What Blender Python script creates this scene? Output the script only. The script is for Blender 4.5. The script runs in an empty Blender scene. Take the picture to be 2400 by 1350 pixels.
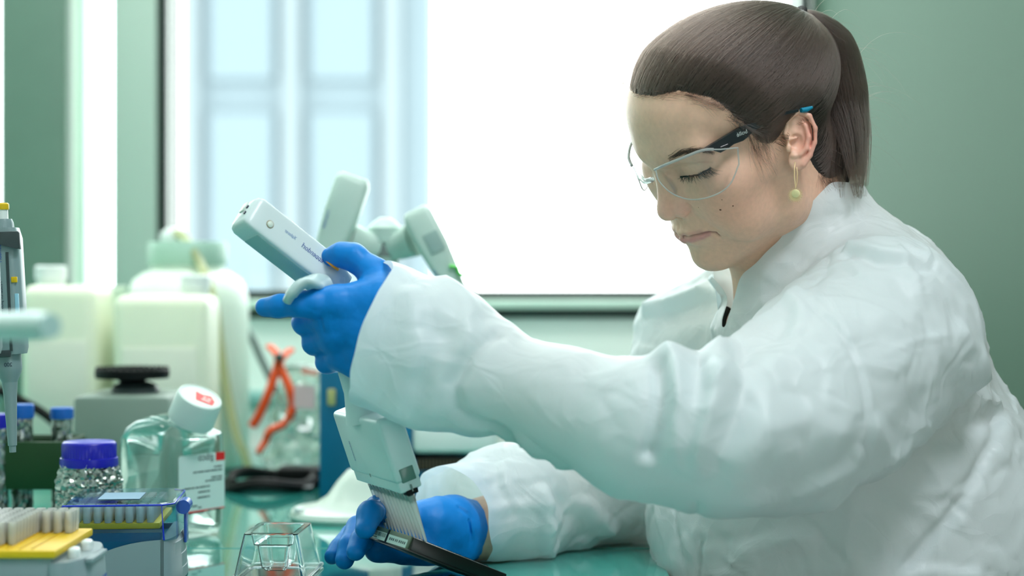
import bpy, bmesh, math, random
import numpy as np
from mathutils import Vector, Matrix
random.seed(7)
rng = np.random.default_rng(7)
SC = bpy.context.scene
COL = SC.collection
# ------------------------------------------------------------------ camera, world, lights, exposure
CZ, FPX = 1.005, 4000.0            # camera height, focal length in pixels of the 2400x1350 frame
TZ = 0.75                          # table top height
cd = bpy.data.cameras.new('camera'); cam = bpy.data.objects.new('camera', cd); COL.objects.link(cam)
cam.location = (0, 0, CZ); cam.rotation_euler = (math.pi / 2, 0, 0)
cd.sensor_width = 36.0; cd.lens = FPX / 2400 * 36; cd.clip_start = 0.05; cd.clip_end = 200
cd.dof.use_dof = True; cd.dof.focus_distance = 1.48; cd.dof.aperture_fstop = 3.1
SC.camera = cam
SC.view_settings.view_transform = 'Standard'; SC.view_settings.look = 'None'
SC.view_settings.exposure = 0.0; SC.view_settings.gamma = 1.0; SC.view_settings.use_curve_mapping = False
W = bpy.data.worlds.new('overcast_sky'); SC.world = W; W.use_nodes = True
_bg = W.node_tree.nodes['Background']; _bg.inputs[0].default_value = (0.96, 0.99, 1.0, 1); _bg.inputs[1].default_value = 6.5
def area(name, loc, size, power, col, rot=(0, 0, 0), portal=False):
    l = bpy.data.lights.new(name, 'AREA'); l.shape = 'RECTANGLE'; l.size, l.size_y = size
    l.energy = power; l.color = col
    o = bpy.data.objects.new(name, l); COL.objects.link(o); o.location = loc; o.rotation_euler = rot
    if portal: l.cycles.is_portal = True
    return o
area('daylight_portal', (-0.05, 2.80, 1.65), (1.02, 1.32), 1, (1, 1, 1), (math.radians(-90), 0, 0), True)
area('ceiling_lamp_1', (0.60, 0.50, 2.62), (0.6, 0.6), 31, (0.97, 0.99, 1.04))
area('ceiling_lamp_2', (-0.40, -0.6, 2.62), (1.2, 1.2), 4, (0.97, 0.99, 1.04))
area('ceiling_lamp_3', (-.30, 1.95, 2.60), (1.6, .4), 30, (0.99, 1.0, 0.97), (math.radians(45), 0, 0))
SC.cycles.use_denoising = True
try: SC.cycles.denoiser = 'OPENIMAGEDENOISE'
except Exception: pass
SC.cycles.use_adaptive_sampling = True; SC.cycles.adaptive_threshold = 0.025
SC.cycles.max_bounces = 14; SC.cycles.transparent_max_bounces = 24; SC.cycles.transmission_bounces = 12
SC.cycles.glossy_bounces = 6; SC.cycles.diffuse_bounces = 5
SC.cycles.caustics_reflective = False; SC.cycles.caustics_refractive = False; SC.cycles.sample_clamp_indirect = 6.0

# ------------------------------------------------------------------ helpers
def P(px, py, D):                  # point seen at pixel (px,py) at depth D in front of the camera
    return Vector(((px - 1200) / FPX * D, D, CZ + (675 - py) / FPX * D))
def PN(px, py, D): return np.array(P(px, py, D))
def lin(r, g, b):
    f = lambda c: (c / 255) / 12.92 if c <= 10 else (((c / 255) + 0.055) / 1.055) ** 2.4
    return (f(r), f(g), f(b), 1)
MATS = {}
def mat(name, col, rough=0.5, metal=0.0, spec=0.5, trans=0.0, ior=1.45, alpha=1.0, var=0.04, vscale=30, bump=0.0, bscale=200, sss=0.0, ssr=(1, .4, .2), sscale=0.004, coat=0.0, emit=0, sheen=0):
    m = bpy.data.materials.new(name); m.use_nodes = True; nt = m.node_tree; b = nt.nodes['Principled BSDF']
    I = b.inputs
    I['Base Color'].default_value = col; I['Roughness'].default_value = rough; I['Metallic'].default_value = metal
    I['Specular IOR Level'].default_value = spec; I['Transmission Weight'].default_value = trans; I['IOR'].default_value = ior
    I['Alpha'].default_value = alpha; I['Coat Weight'].default_value = coat
    if sheen: I['Sheen Weight'].default_value = sheen
    if sss: I['Subsurface Weight'].default_value = sss; I['Subsurface Radius'].default_value = ssr; I['Subsurface Scale'].default_value = sscale
    if emit: I['Emission Color'].default_value = col; I['Emission Strength'].default_value = emit
    tc = nt.nodes.new('ShaderNodeTexCoord')
    if var:
        n = nt.nodes.new('ShaderNodeTexNoise'); n.inputs['Scale'].default_value = vscale; n.inputs['Detail'].default_value = 3
        nt.links.new(tc.outputs['Object'], n.inputs['Vector'])
        mx = nt.nodes.new('ShaderNodeMix'); mx.data_type = 'RGBA'; mx.blend_type = 'MULTIPLY'; mx.inputs[0].default_value = 1
        mx.inputs[6].default_value = col
        cr = nt.nodes.new('ShaderNodeMapRange'); cr.inputs[1].default_value = .3; cr.inputs[2].default_value = .7
        cr.inputs[3].default_value = 1 - var; cr.inputs[4].default_value = 1 + var * .3
        nt.links.new(n.outputs['Fac'], cr.inputs[0]); nt.links.new(cr.outputs[0], mx.inputs[7]); nt.links.new(mx.outputs[2], I['Base Color'])
    if bump:
        n2 = nt.nodes.new('ShaderNodeTexNoise'); n2.inputs['Scale'].default_value = bscale; n2.inputs['Detail'].default_value = 4
        nt.links.new(tc.outputs['Object'], n2.inputs['Vector'])
        bp = nt.nodes.new('ShaderNodeBump'); bp.inputs['Strength'].default_value = bump; bp.inputs['Distance'].default_value = 0.002
        nt.links.new(n2.outputs['Fac'], bp.inputs['Height']); nt.links.new(bp.outputs[0], I['Normal'])
    MATS[name] = m; return m
def thin(name, tint, gloss=0.12, rough=0.02, ior=1.45, frost=0.0, fcol=(.8, .9, .9, 1)):
    """thin clear plastic: see-through with a Fresnel reflection, optionally a little milky"""
    m = bpy.data.materials.new(name); m.use_nodes = True; nt = m.node_tree; nt.nodes.remove(nt.nodes['Principled BSDF'])
    out = nt.nodes['Material Output']
    t = nt.nodes.new('ShaderNodeBsdfTransparent'); t.inputs[0].default_value = tint
    g = nt.nodes.new('ShaderNodeBsdfGlossy'); g.inputs[0].default_value = (1, 1, 1, 1); g.inputs['Roughness'].default_value = rough
    fr = nt.nodes.new('ShaderNodeFresnel'); fr.inputs[0].default_value = ior
    mr = nt.nodes.new('ShaderNodeMapRange'); mr.inputs[1].default_value = 0; mr.inputs[2].default_value = 1; mr.inputs[3].default_value = gloss * .15; mr.inputs[4].default_value = min(1, gloss * 7)
    nt.links.new(fr.outputs[0], mr.inputs[0])
    base = t.outputs[0]
    if frost:
        d = nt.nodes.new('ShaderNodeBsdfDiffuse'); d.inputs[0].default_value = fcol
        tr = nt.nodes.new('ShaderNodeBsdfTranslucent'); tr.inputs[0].default_value = fcol
        a = nt.nodes.new('ShaderNodeMixShader'); a.inputs[0].default_value = .6
        nt.links.new(d.outputs[0], a.inputs[1]); nt.links.new(tr.outputs[0], a.inputs[2])
        b2 = nt.nodes.new('ShaderNodeMixShader'); b2.inputs[0].default_value = frost
        nt.links.new(t.outputs[0], b2.inputs[1]); nt.links.new(a.outputs[0], b2.inputs[2]); base = b2.outputs[0]
    mx = nt.nodes.new('ShaderNodeMixShader'); nt.links.new(mr.outputs[0], mx.inputs[0]); nt.links.new(base, mx.inputs[1]); nt.links.new(g.outputs[0], mx.inputs[2])
    nt.links.new(mx.outputs[0], out.inputs[0]); MATS[name] = m; return m

def tag(o, label=None, cat=None, group=None, kind=None):
    if label: o['label'] = label
    if cat: o['category'] = cat
    if group: o['group'] = group
    if kind: o['kind'] = kind
    return o
def thing(name, loc, label, cat, group=None):
    o = bpy.data.objects.new(name, None); COL.objects.link(o); o.location = loc; o.empty_display_size = .02
    return tag(o, label, cat, group)
def wloc(o):
    return o.location.copy() if o.parent is None else wloc(o.parent) + o.matrix_parent_inverse.translation + o.location
def put(o, parent):
    if parent is not None:
        o.parent = parent; o.matrix_parent_inverse = Matrix.Translation(-wloc(parent))
def link_mesh(name, me, m, parent=None, smooth=True, sharp=38):
    o = bpy.data.objects.new(name, me); COL.objects.link(o)
    for mm in (m if isinstance(m, (list, tuple)) else [m]): me.materials.append(mm)
    if smooth:
        me.polygons.foreach_set('use_smooth', np.ones(len(me.polygons), bool))
        if sharp: me.set_sharp_from_angle(angle=math.radians(sharp))
    put(o, parent); return o
def npmesh(name, V, F):
    V = np.asarray(V, np.float32); me = bpy.data.meshes.new(name)
    F = np.asarray(F, np.int32); n = F.shape[1]
    me.vertices.add(len(V)); me.vertices.foreach_set('co', V.ravel())
    me.loops.add(F.size); me.loops.foreach_set('vertex_index', F.ravel())
    me.polygons.add(len(F)); me.polygons.foreach_set('loop_start', np.arange(0, F.size, n, dtype=np.int32))
    me.update(calc_edges=True); me.validate(); return me
class MB:
    def __init__(s): s.bm = bmesh.new()
    def _x(s, geom, M):
        if M is not None: bmesh.ops.transform(s.bm, matrix=M, verts=geom)
    def box(s, c, size, bev=0.0, M=None, seg=2, taper=None):
        r = bmesh.ops.create_cube(s.bm, size=1.0); vs = r['verts']
        for v in vs:
            v.co = Vector((v.co.x * size[0], v.co.y * size[1], v.co.z * size[2]))
            if taper and v.co.z > 0: v.co.x *= taper[0]; v.co.y *= taper[1]
            v.co += Vector(c)
        if bev:
            es = list({e for v in vs for e in v.link_edges})
            r2 = bmesh.ops.bevel(s.bm, geom=es, offset=bev, segments=seg, affect='EDGES', profile=0.5)
            vs = list({v for f in r2['faces'] for v in f.verts} | {v for v in vs if v.is_valid})
        s._x(vs, M); return s
    def prism(s, poly, h0, h1, M=None, bev=0.0, seg=2):
        """polygon in local xy extruded from z=h0 to z=h1"""
        lo = [s.bm.verts.new((x, y, h0)) for x, y in poly]; hi = [s.bm.verts.new((x, y, h1)) for x, y in poly]
        n = len(poly); s.bm.faces.new(lo[::-1]); s.bm.faces.new(hi)
        for i in range(n): s.bm.faces.new((lo[i], lo[(i + 1) % n], hi[(i + 1) % n], hi[i]))
        vs = lo + hi
        if bev:
            es = list({e for v in vs for e in v.link_edges})
            r2 = bmesh.ops.bevel(s.bm, geom=es, offset=bev, segments=seg, affect='EDGES', profile=0.5, clamp_overlap=True)
            vs = list({v for f in r2['faces'] for v in f.verts} | {v for v in vs if v.is_valid})
        s._x(vs, M); return s
    def lathe(s, prof, n=32, M=None, cap0=True, cap1=True, rib=0.0, ribs=0):
        rings = []
        for k, (r, z) in enumerate(prof):
            ring = []
            for i in range(n):
                a = 2 * math.pi * i / n; rr = r
                if rib and k in rib[1]: rr = r - (rib[0] if i % 2 else 0)
                ring.append(s.bm.verts.new((rr * math.cos(a), rr * math.sin(a), z)))
            rings.append(ring)
        for a, b in zip(rings, rings[1:]):
            for i in range(n): s.bm.faces.new((a[i], a[(i + 1) % n], b[(i + 1) % n], b[i]))
        if cap0: s.bm.faces.new(rings[0][::-1])
        if cap1: s.bm.faces.new(rings[-1])
        s._x([v for r in rings for v in r], M); return s
    def loft(s, rings, cap0=True, cap1=True):
        R = [[s.bm.verts.new(p) for p in ring] for ring in rings]; n = len(R[0])
        for a, b in zip(R, R[1:]):
            for i in range(n): s.bm.faces.new((a[i], a[(i + 1) % n], b[(i + 1) % n], b[i]))
        if cap0: s.bm.faces.new(R[0][::-1])
        if cap1: s.bm.faces.new(R[-1])
        return s
    def tube(s, pts, rad, n=10, cap=True, flat=1.0):
        pts = [Vector(p) for p in pts]; N = len(pts); rings = []
        up = Vector((0, 0, 1)); prev = None
        for i, p in enumerate(pts):
            t = (pts[min(i + 1, N - 1)] - pts[max(i - 1, 0)]).normalized()
            if prev is None:
                a = t.cross(up)
                if a.length < 1e-3: a = t.cross(Vector((1, 0, 0)))
                a.normalize()
            else:
                a = (prev - t * prev.dot(t)).normalized()
            prev = a; b = t.cross(a); r = rad[i] if isinstance(rad, (list, tuple)) else rad
            rings.append([p + a * (r * math.cos(2 * math.pi * k / n)) + b * (r * flat * math.sin(2 * math.pi * k / n)) for k in range(n)])
        return s.loft(rings, cap, cap)
    def face(s, pts):
        s.bm.faces.new([s.bm.verts.new(p) for p in pts]); return s
    def build(s, name, m, parent=None, smooth=True, sharp=38, fix=True):
        if fix: bmesh.ops.recalc_face_normals(s.bm, faces=s.bm.faces)
        me = bpy.data.meshes.new(name); s.bm.to_mesh(me); s.bm.free()
        return link_mesh(name, me, m, parent, smooth, sharp)
def spline(pts, n=24):
    """Catmull-Rom through points"""
    p = np.array([list(q) for q in pts], float); p = np.vstack([2 * p[0] - p[1], p, 2 * p[-1] - p[-2]]); out = []
    m = len(p) - 3
    for u in np.linspace(0, m, n):
        i = min(int(u), m - 1); t = u - i; a, b, c, d = p[i:i + 4]
        out.append(.5 * ((2 * b) + (c - a) * t + (2 * a - 5 * b + 4 * c - d) * t * t + (3 * b - a - 3 * c + d) * t ** 3))
    return np.array(out)
def frame(o, x, y, z):
    M = Matrix.Identity(4)
    for i, a in enumerate((x, y, z, o)):
        a = Vector(a)
        for r in range(3): M[r][i] = a[r]
    return M
def text(name, s, size, o, right, up, m, parent, align='LEFT', depth=0.0003, squeeze=1.0):
    cu = bpy.data.curves.new('t', 'FONT'); cu.body = s; cu.size = size; cu.align_x = align
    ob = bpy.data.objects.new('t', cu); me = bpy.data.meshes.new_from_object(ob)
    bpy.data.objects.remove(ob); bpy.data.curves.remove(cu)
    right = Vector(right).normalized(); up = Vector(up).normalized()
    me.transform(frame(o, right * squeeze, up, right.cross(up)))
    me.name = name
    return link_mesh(name, me, m, parent, smooth=False)
def bars(mb, o, right, up, lines, h, thick=0.0):
    """illegible small print as broken dashes; lines = [(x0, y, [lengths])]"""
    right = Vector(right).normalized(); up = Vector(up).normalized(); o = Vector(o)
    for x, y, ls in lines:
        for l in ls:
            a = o + right * x + up * y
            mb.face([a, a + right * l, a + right * l + up * h, a + up * h]); x += l + h * .6
# ------------------------------------------------------------------ materials
M_wall = mat('wall_paint', lin(234, 244, 236), .6, var=.03, vscale=3, bump=.05, bscale=60)
M_pillar = mat('pillar_paint', lin(168, 190, 178), .55, var=.03, vscale=3)
M_darkframe = mat('window_gasket', lin(28, 44, 38), .45)
M_sill = mat('sill_board', lin(200, 228, 212), .35)
M_floor = mat('floor_vinyl', lin(150, 160, 156), .4, var=.1, vscale=12)
M_ceil = mat('ceiling_paint', lin(225, 235, 230), .8)
M_table = mat('table_glass', lin(52, 148, 138), .05, spec=.75, coat=.6, var=.03, vscale=4)
M_metal = mat('brushed_metal', lin(190, 200, 200), .3, metal=1)
M_pane = thin('window_glass', (.97, 1, .99, 1), .05)
M_facade = mat('facade_cladding', lin(89, 103, 109), .6, var=.05, vscale=.6)
M_facade2 = mat('facade_panel', lin(98, 109, 113), .6, var=.05, vscale=.6)
M_facglass = mat('facade_glass', lin(88, 103, 109), .15, var=.05)
M_black = mat('black_rubber', lin(14, 17, 17), .55, spec=.2)
M_white = mat('white_plastic', lin(222, 230, 228), .32, var=.02)
M_offw = mat('offwhite_plastic', lin(205, 218, 208), .35, var=.02)
M_grey = mat('grey_plastic', lin(120, 130, 128), .4, var=.03)
M_dkgrey = mat('dark_grey_plastic', lin(58, 68, 70), .35, var=.03)
M_ink = mat('blue_ink', lin(10, 70, 160), .5, var=0)
M_inkdk = mat('dark_ink', lin(24, 36, 60), .5, var=0)
M_print = mat('black_print', lin(40, 58, 62), .5, var=0)
M_red = mat('red_print', lin(222, 28, 30), .45, var=0)
M_yellow = mat('yellow_plastic', lin(226, 186, 20), .38, var=.04)

# ------------------------------------------------------------------ room shell
YB = 2.75
def xb(px): return (px - 1200) / FPX * YB
def rects(name, rs, y0, y1, m):
    mb = MB()
    for x0, x1, z0, z1 in rs: mb.box(((x0 + x1) / 2, (y0 + y1) / 2, (z0 + z1) / 2), (x1 - x0, y1 - y0, z1 - z0))
    return tag(mb.build(name, m, smooth=False), kind='structure')
ZS, ZT = 0.985, 2.3
tag(MB().box((-.1, .1, -.05), (4.4, 5.6, .1)).build('floor', M_floor, smooth=False), kind='structure')
tag(MB().box((-.1, .1, 2.75), (4.4, 5.6, .1)).build('ceiling', M_ceil, smooth=False), kind='structure')
wins = [(-1.5, xb(22)), (xb(172), xb(272)), (xb(392), xb(1874))]
seg = [(-2.0, -1.5), (wins[0][1], wins[1][0]), (wins[1][1], wins[2][0]), (wins[2][1], 2.0)]
rects('wall_back', [(-2.0, 2.0, 0, ZS), (-2.0, 2.0, ZT, 2.7)] + [(a, b, ZS, ZT) for a, b in seg], YB, YB + .14, M_wall)
tag(MB().box((-1.9, .1, 1.35), (.1, 5.6, 2.7)).build('wall_left', M_wall, smooth=False), kind='structure')
tag(MB().box((-.1, -2.6, 1.35), (4.4, .1, 2.7)).build('wall_front', M_wall, smooth=False), kind='structure')
d = Vector((1.10, -2.75, 0)).normalized()      # oblique right wall from the window's right edge towards the camera
nrm = Vector((-d.y, d.x, 0))
Mw = frame(Vector((xb(1893), YB + .02, 0)), d, nrm, Vector((0, 0, 1)))
tag(MB().box((2.8, .06, 1.35), (5.6, .12, 2.7), M=Mw).build('wall_right', mat('wall_paint_green', lin(78, 106, 90), .6, var=.03, vscale=3, bump=.05, bscale=60), smooth=False), kind='structure')
for i, (a, b) in enumerate(wins):
    t = thing('window_%d' % (i + 1), ((a + b) / 2, YB + .05, ZS), None, None); tag(t, kind='structure')
    mb = MB(); w = .010 if i < 2 else .003
    mb.box(((a + b) / 2, YB + .06, ZS + .008), (b - a, .05, .016)); mb.box(((a + b) / 2, YB + .06, ZT - .01), (b - a, .05, .02))
    mb.box((a + w / 2, YB + .06, (ZS + ZT) / 2), (w, .05, ZT - ZS)); mb.box((b - w / 2, YB + .06, (ZS + ZT) / 2), (w, .05, ZT - ZS))
    mb.build('window_frame', M_sill if i < 2 else M_darkframe, t, smooth=False)
    MB().box(((a + b) / 2, YB + .07, (ZS + ZT) / 2), (b - a - .02, .004, ZT - ZS - .03)).build('pane', M_pane, t, smooth=False)
# dark gasket bar left of the big window, pale strips (blind guide) inside, pillar covers
tag(MB().box((xb(386), YB - .004, (ZS + ZT) / 2), (.0135, .02, ZT - ZS)).build('trim_1', M_darkframe, smooth=False), kind='structure')
tag(MB().box((xb(1884), YB - .004, (ZS + ZT) / 2), (.0145, .02, ZT - ZS)).build('trim_2', M_darkframe, smooth=False), kind='structure')
tag(MB().box(((wins[0][1] + wins[1][0]) / 2, YB - .03, 1.55), (wins[1][0] - wins[0][1], .06, 1.9), .012).build('trim_3', mat('pillar_dark_paint', lin(100, 128, 114), .5, var=.03), smooth=True), kind='structure')
tag(MB().box((xb(322), YB - .012, 1.55), (xb(372) - xb(272), .024, 1.9), .004).build('trim_4', M_pillar, smooth=True), kind='structure')
tag(MB().box((.0, YB - .006, ZS - .006), (2 * .56, .034, .014), .003).build('trim_5', M_sill), kind='structure')
tag(MB().box((.0, YB - .002, ZS - .021), (2 * .56, .012, .014)).build('trim_6', M_darkframe, smooth=False), kind='structure')
# cable trunking along the back wall with a blank socket
tr = thing('cable_trunking', (-.5, YB, .83), 'pale teal cable trunking running along the wall under the window', 'trunking')
MB().box((-.5, YB - .012, .832), (1.5, .024, .018), .003).build('channel', mat('trunking_plastic', lin(150, 196, 190), .4), tr)
# the building across the street
bl = thing('outside_building', (-1.9, 16, -5), 'pale blue glass fronted office block seen through the window', 'building')
MB().box((-1.9, 16.5, 2), (2.3, 1, 14)).build('facade', M_facade, bl, smooth=False)
for x in (-3.0, -2.06, -1.12):
    MB().box((x, 15.95, 2), (.16, .14, 14)).build('pilaster', M_facade2, bl, smooth=False)
for x in (-2.53, -1.59):
    for j in range(5): MB().box((x, 15.97, -3.2 + j * 2.4), (.62, .08, 2.1), .02).build('window', M_facglass, bl, smooth=False)
# ------------------------------------------------------------------ lab table
tb = thing('lab_table', (-.6, 1.75, 0), 'long lab bench with a glossy teal glass top along the window wall', 'table')
XR = .140
for i, (y0, y1) in enumerate(((.75, 1.668), (1.674, 2.70))):   # two glass sheets with a fine joint
    MB().box(((-1.8 + XR) / 2, (y0 + y1) / 2, TZ - .006), (XR + 1.8, y1 - y0, .012), .0012).build('glass_sheet', M_table, tb, smooth=False)
MB().box(((-1.8 + XR) / 2, 1.72, TZ - .03), (XR + 1.7, 1.86, .034)).build('underframe', M_metal, tb, smooth=False)
for x, y in ((-1.7, .85), (.06, .85), (-1.7, 2.6), (.06, 2.6)):
    MB().box((x, y, (TZ - .046) / 2), (.05, .05, TZ - .048), .004).build('leg', M_metal, tb)
# ------------------------------------------------------------------ background: plastic canisters, tubing, cables
M_hdpe = mat('milky_polythene', lin(222, 236, 222), .45, var=.02, trans=.0, sss=.35, ssr=(1, 1, .9), sscale=.02)
M_hdpe_y = mat('milky_polythene_warm', lin(230, 236, 214), .45, var=.02, sss=.35, ssr=(1, 1, .8), sscale=.02)
M_capgrey = mat('canister_cap', lin(160, 196, 180), .45)
M_tubey = thin('yellowish_tubing', (.93, .94, .78, 1), .1, .1, frost=.55, fcol=lin(226, 228, 184))
M_orange = mat('orange_rubber', lin(232, 84, 30), .5, var=.06)
M_cable = mat('dark_cable', lin(40, 66, 60), .45)
def at(px, D, z=TZ): return Vector(((px - 1200) / FPX * D, D, z))
def zpx(py, D): return CZ + (675 - py) / FPX * D
# round carboy
D = 2.42; b = at(440, D)
cb = thing('carboy', b, 'large round milky carboy with a grey screw cap and tubing, behind the other canisters', 'carboy')
h1 = zpx(640, D) - TZ
MB().lathe([(.060, 0), (.080, .003), (.086, .012), (.086, h1 - .05), (.084, h1 - .03), (.076, h1 - .010), (.062, h1), (.052, h1 + .004), (.050, h1 + .012)], 48, Matrix.Translation(b)).build('body', M_hdpe, cb)
MB().lathe([(.054, h1 + .010), (.056, h1 + .012), (.056, h1 + .040), (.053, h1 + .044), (.0, h1 + .0441)], 48, Matrix.Translation(b), rib=(.0012, (1, 2)), cap1=False).build('cap', M_capgrey, cb)
t = Matrix.Translation(b + Vector((-.022, 0, h1 + .044)))
MB().lathe([(.014, 0), (.017, .002), (.017, .012), (.010, .018), (.007, .02)], 24, t).build('vent_fitting', M_white, cb)
# rectangular canister in front of it
def canister(name, pxa, pxb, ytop, D, dep, label, m, cappx, handle=True, word=None):
    xa, xb_ = at(pxa, D).x, at(pxb, D).x; zt = zpx(ytop, D); c = Vector(((xa + xb_) / 2, D + dep / 2, TZ))
    t = thing(name, c, label, 'canister')
    w = xb_ - xa; h = zt - TZ
    mb = MB(); mb.box((c.x, c.y, TZ + h / 2), (w, dep, h), .016, seg=4); mb.build('body', m, t)
    mb = MB(); mb.box((c.x, D - .0004, TZ + h * .42), (w * .78, .003, h * .6), .0012); mb.build('label_panel', m, t)
    xc = at(cappx, D).x
    MB().lathe([(.018, 0), (.018, .008), (.021, .010), (.021, .026), (.018, .028)], 28, Matrix.Translation((xc, c.y, zt - .002)), rib=(.0008, (2, 3))).build('cap', M_white, t)
    if handle:
        s = 1 if xc < c.x else -1
        pts = spline([(c.x + s * w * .42, c.y, zt - .006), (c.x + s * w * .40, c.y, zt + .022), (c.x + s * w * .1, c.y, zt + .026), (c.x + s * w * .02, c.y, zt - .006)], 16)
        MB().tube(pts, .007, 10).build('handle', m, t)
    if word:
        mb = MB(); bars(mb, Vector((c.x - w * .3, D - .0024, TZ + h * .42)), (1, 0, 0), (0, 0, 1), [(0, 0, [.008, .010, .006, .009])], .006); mb.build('print', mat('faded_print', lin(176, 180, 130), .6, var=0), t, smooth=False)
    return t
canister('canister', 262, 486, 690, 2.22, .105, 'boxy milky canister with a faint printed word, in front of the round carboy', M_hdpe_y, 440, False, 'x')
canister('canister', 46, 222, 668, 2.22, .12, 'boxy milky canister with a rounded shoulder, leftmost of the canisters behind the mixer', M_hdpe_y, 90, False)
# squat pale jug between the two canisters
D = 2.40; b = at(247, D)
t = thing('jug', b, 'narrow pale jug with a lipped rim, between the two boxy canisters', 'jug')
hj = zpx(690, D) - TZ
MB().lathe([(.024, 0), (.027, .004), (.027, hj - .04), (.022, hj - .02), (.024, hj), (.029, hj + .008), (.030, hj + .012)], 32, Matrix.Translation(b)).build('body', M_hdpe, t)
# tubing falling from the carboy cap
t = thing('tubing', at(430, 2.3), 'thin yellowish clear tubing hanging from the round carboy cap', 'tubing')
pts = [P(392, 556, 2.42), P(425, 548, 2.40), P(456, 592, 2.37), P(480, 640, 2.345), P(505, 720, 2.346), P(515, 800, 2.346), P(530, 905, 2.345), P(552, 1010, 2.34), P(572, 1062, 2.335), P(583, 1100, 2.335)]
MB().tube(spline(pts, 60), .0062, 12).build('tube', M_tubey, t)
mb = MB(); c = P(502, 712, 2.342); mb.box(c, (.012, .012, .014), .003); mb.build('clip', mat('green_clip', lin(90, 200, 90), .4), t)
# dark cable from behind the carboy to the blue instrument
t = tag(MB().tube(spline([P(455, 585, 2.58), P(462, 660, 2.58), P(490, 722, 2.57), P(545, 738, 2.56), P(588, 790, 2.54), P(616, 850, 2.52), P(660, 935, 2.48), P(720, 1010, 2.45), P(757, 1030, 2.44)], 60), .0055, 10).build('power_cable', M_cable), 'dark grey cable looping down from behind the round carboy to the blue instrument', 'cable')
# black leads behind the left bottles
t = tag(MB().tube(spline([P(-30, 905, 2.17), P(20, 925, 2.17), P(60, 945, 2.17), P(100, 968, 2.17), P(150, 1010, 2.17), P(220, 1085, 2.17)], 40), .006, 10).build('power_cable', M_black), 'thick black cable sloping down behind the foil wrapped tubes', 'cable')
# orange tubing, crossed and tied
t = thing('orange_tubing', P(650, 1050, 2.3), 'orange rubber tubing crossed and tied in a bow before the wall', 'tubing')
MB().tube(spline([P(632, 812, 2.34), P(646, 826, 2.32), P(652, 850, 2.31), P(630, 920, 2.30), P(606, 975, 2.30), P(590, 1000, 2.30)], 30), .0062, 10, flat=.55).build('strand', M_orange, t)
MB().tube(spline([P(682, 820, 2.34), P(664, 836, 2.32), P(656, 858, 2.31), P(676, 905, 2.30), P(686, 950, 2.30), P(676, 985, 2.30)], 30), .0062, 10, flat=.55).build('strand', M_orange, t)
MB().tube(spline([P(682, 965, 2.29), P(665, 995, 2.29), P(634, 1010, 2.28), P(622, 1035, 2.28), P(604, 1062, 2.27)], 30), [.005 + .003 * math.sin(i / 29 * 3.1) for i in range(30)], 10, flat=.7).build('strand', M_orange, t)
MB().box(P(655, 838, 2.30), (.012, .014, .012), .004).build('tie', M_cable, t)
# crumpled clear bag with pink print
M_bag = thin('clear_bag', (.90, .97, .94, 1), .16, .12, frost=.30, fcol=lin(206, 228, 214))
t = thing('plastic_bag', at(672, 2.3), 'crumpled clear plastic bag with faint pink print, left of the blue instrument', 'bag')
mb = MB(); n = 22; rings = []
zb0, zb1 = TZ, zpx(868, 2.3)
for j in range(16):
    f = j / 15; z = zb0 + (zb1 - zb0) * f; ring = []
    for i in range(n):
        a = 2 * math.pi * i / n; w = .041 * (1.08 - .4 * f) * (1 + .22 * random.uniform(-1, 1)); dd = .030 * (1.3 - .8 * f) * (1 + .3 * random.uniform(-1, 1))
        cx = at(684 + 28 * f, 2.34).x
        ring.append(Vector((cx + w * math.cos(a), 2.34 + dd * math.sin(a), max(TZ + .001, z + .006 * random.uniform(-1, 1)))))
    rings.append(ring)
mb.loft(rings); mb.build('film', M_bag, t, smooth=False)
mb = MB(); mb.face([P(690, 900, 2.285), P(740, 905, 2.285), P(738, 960, 2.285), P(688, 955, 2.285)]); mb.build('printed_panel', mat('pink_print', lin(214, 190, 188), .6), t, smooth=False)
mb = MB(); mb.face([P(708, 862, 2.28), P(745, 868, 2.28), P(743, 880, 2.28), P(706, 876, 2.28)]); mb.build('print', mat('pale_red_print', lin(230, 150, 130), .6), t, smooth=False)
# coiled black leads on the table
t = thing('cable_coil', at(640, 2.2), 'flat coil of black leads on the bench left of the blue instrument', 'cable')
mb = MB(); z0 = TZ + .006
pts = []
for k in range(90):
    a = k / 89 * 2 * math.pi * 2.6; rr = 1 - .12 * k / 89
    pts.append((at(640, 2.2).x + (.058 * rr) * math.cos(a), 2.185 + .085 * rr * math.sin(a), z0 + .008 * k / 89 + .004 * math.sin(a * 3)))
mb.tube(pts, .0055, 8); mb.build('loop', M_black, t)
mb = MB(); mb.box((at(700, 2.2).x, 2.22, TZ + .012), (.06, .05, .022), .006); mb.build('power_brick', M_black, t)
mb = MB(); mb.box((at(640, 2.18).x, 2.16, TZ + .004), (.11, .06, .006), .002); mb.build('plug_strip', M_dkgrey, t)
# blue bench instrument
M_bluedev = mat('blue_enamel', lin(0, 108, 150), .38, var=.03)
D = 2.06
x0, x1, x2, x3 = [at(p, D).x for p in (748, 968, 1112, 1165)]
t = thing('heating_instrument', ((x0 + x2) / 2, D + .1, TZ), 'blue bench instrument with a white top unit and dark vents, behind the raised hand', 'instrument')
zt = zpx(866, D); zm = zpx(1062, D)
MB().box(((x0 + x1) / 2, D + .1, (TZ + zt) / 2), (x1 - x0, .2, zt - TZ), .004).build('tower', M_bluedev, t)
MB().box(((x1 + x2) / 2 - .004, D + .1, (TZ + zm) / 2 - .004), (x2 - x1 + .008, .196, zm - TZ - .008), .004).build('base', M_bluedev, t)
MB().box(((x1 + x3) / 2, D + .09, (zpx(985, D) + zm) / 2), (x3 - x1, .2, zpx(985, D) - zm), .008, seg=3).build('top_unit', M_white, t)
mb = MB()
za, zb = zpx(1072, D), zpx(1102, D)
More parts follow.
